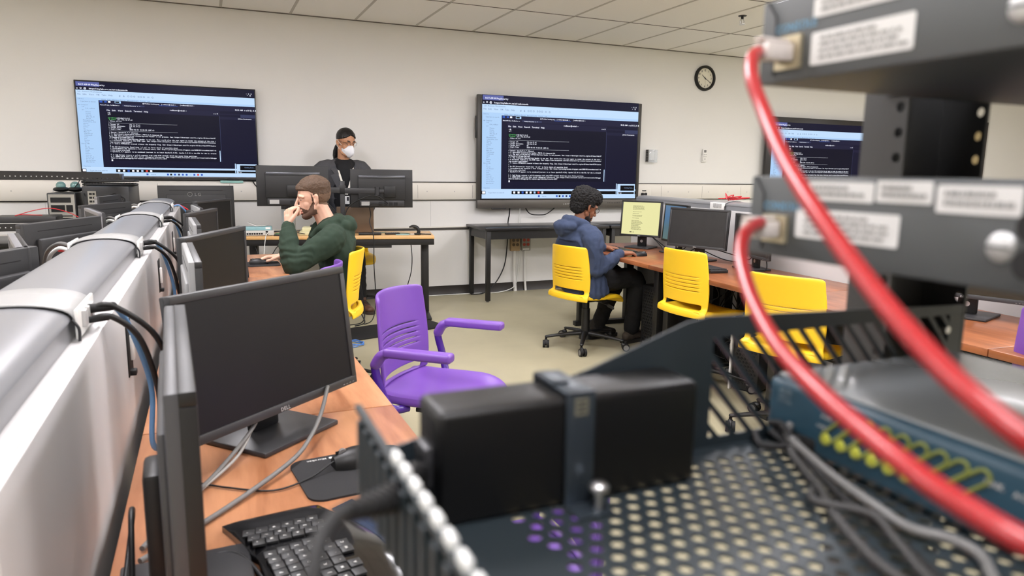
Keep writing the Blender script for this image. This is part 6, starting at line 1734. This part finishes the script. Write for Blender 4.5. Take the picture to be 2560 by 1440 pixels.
# teal modem/router with the yellow indicator pattern
dv = thing('broadband_router', 'teal router with yellow bubble pattern lying on the perforated shelf', 'router', rel(.306, .3165, -.1598), R(0))
M_dev = mat('device_teal', (38, 68, 84), .4, bump=.05, bscale=500); M_devt = mat('device_top', (132, 136, 138), .26, bump=.03, bscale=30, coat=.2)
b = MB().rbox(0, .16, -.25, 0, .002, .041, .005, 3)
obj('case', b, M_dev, dv)
obj('top_cover', MB().rbox(.006, .159, -.248, -.002, .0395, .0425, .0014), M_devt, dv)
obj('foot', MB().bx(.01, .03, -.24, -.01, 0, .004).bx(.12, .14, -.24, -.01, 0, .004), M_soft, dv)
obj('recess', MB().rbox(-.0006, .004, -.04, -.006, .004, .014, .002), M_soft, dv)
FY = lambda y: y - .3165; FZ = lambda z: z + .1598
M_bub = mat('bubble_yellow', (176, 178, 66), .4); M_bubo = mat('bubble_olive', (124, 130, 62), .5)
b = MB(); bd = MB()
for k in range(8):
    y, z = .270 - .0098 * k, -.1428 - .0002 * k
    e = (y - .0165, z + .0165 - .0008 * k * .2)
    d = V((0, e[0] - y, e[1] - z)).normalized(); nrm = V((0, -d.z, d.y)) * .0031; A = V((-.0005, FY(y), FZ(z))); Bq = V((-.0005, FY(e[0]), FZ(e[1])))
    ring = [A + nrm, Bq + nrm] + [Bq + nrm * cos(q) + d * .0031 * sin(q) for q in (PI / 4, PI / 2, 3 * PI / 4)] + [Bq - nrm, A - nrm] + [A - nrm * cos(q) - d * .0031 * sin(q) for q in (PI / 4, PI / 2, 3 * PI / 4)]
    b.tube(ring, .0009, n=6, sm=0, closed=True)
    bd.ball(A, (.0009, .0031, .0034), nu=16, nv=8)
obj('bubble_outline', b, M_bubo, dv); obj('indicator_light', bd, M_bub, dv, smooth=60)
F = Matrix.Rotation(R(-90), 4, 'Z')
for s_, y, z, h in (('PWR', .274, -.132, .0022), ('CABLE', .2765, -.1375, .0018), ('LINK', .184, -.1318, .0028), ('ACT', .172, -.1325, .0028)):
    b = MB(); letters(b, s_, 0, 0, h, 0, M=Matrix.Translation((-.0007, FY(y), FZ(z))) @ F); obj('print', b, M_lgrey, dv, smooth=0)
b = MB()
letters(b, 'CISCO', 0, 0, .0022, 0, M=Matrix.Translation((-.0007, FY(.306), FZ(-.129))) @ F); letters(b, 'SYSTEMS', 0, 0, .0018, 0, M=Matrix.Translation((-.0007, FY(.3062), FZ(-.1318))) @ F)
for k in range(9): hh = (.001, .0018, .0026, .0018, .001, .0018, .0026, .0018, .001)[k]; b.bx(-.0009, -.0006, FY(.3055) - k * .0011 - .0006, FY(.3055) - k * .0011, FZ(-.1255), FZ(-.1255) + hh)
obj('maker_mark', b, mat('mark_grey', (110, 124, 132), .5), dv, smooth=0)
M_brick.node_tree.nodes['Principled BSDF'].inputs['IOR'].default_value = 1.5
# cables lying on the shelf
def lie(label, pts, r, m): 
    return cable('shelf_cable', [rel(x, y, z) for x, y, z in pts], r, m, label, sm=10, n=12)
lie('dark grey cable along the foot of the teal router', [(.318, .3, -.142), (.3, .292, -.146), (.296, .27, -.152), (.292, .245, -.1555), (.286, .22, -.1555), (.282, .2, -.1555), (.29, .186, -.1555), (.289, .172, -.1555), (.276, .158, -.1555), (.26, .14, -.1555)], .0024, M_cgrey)
M_cdk = mat('cable_charcoal', (52, 51, 50), .55)
lie('charcoal cable beside the grey one on the shelf', [(.322, .296, -.148), (.296, .284, -.152), (.287, .266, -.1555), (.276, .244, -.1555), (.262, .224, -.1555), (.25, .2, -.1555), (.243, .18, -.1555), (.24, .15, -.1555)], .0024, M_cdk)
lie('thin black cable between the charcoal and grey cables', [(.3, .305, -.15), (.298, .28, -.154), (.286, .25, -.1555), (.276, .225, -.1555), (.27, .2, -.1555), (.262, .18, -.1555), (.25, .15, -.1555)], .0019, M_soft)
lie('black cable hooked around the corner of the teal router', [(.3, .318, -.155), (.29, .3, -.1555), (.296, .285, -.15), (.3, .296, -.143), (.304, .31, -.147)], .002, M_soft)
lie('short black cable bending toward the camera on the shelf', [(.272, .246, -.1555), (.26, .232, -.1535), (.27, .21, -.1515), (.262, .19, -.153), (.252, .165, -.1555), (.255, .14, -.1555)], .0019, M_cdk)
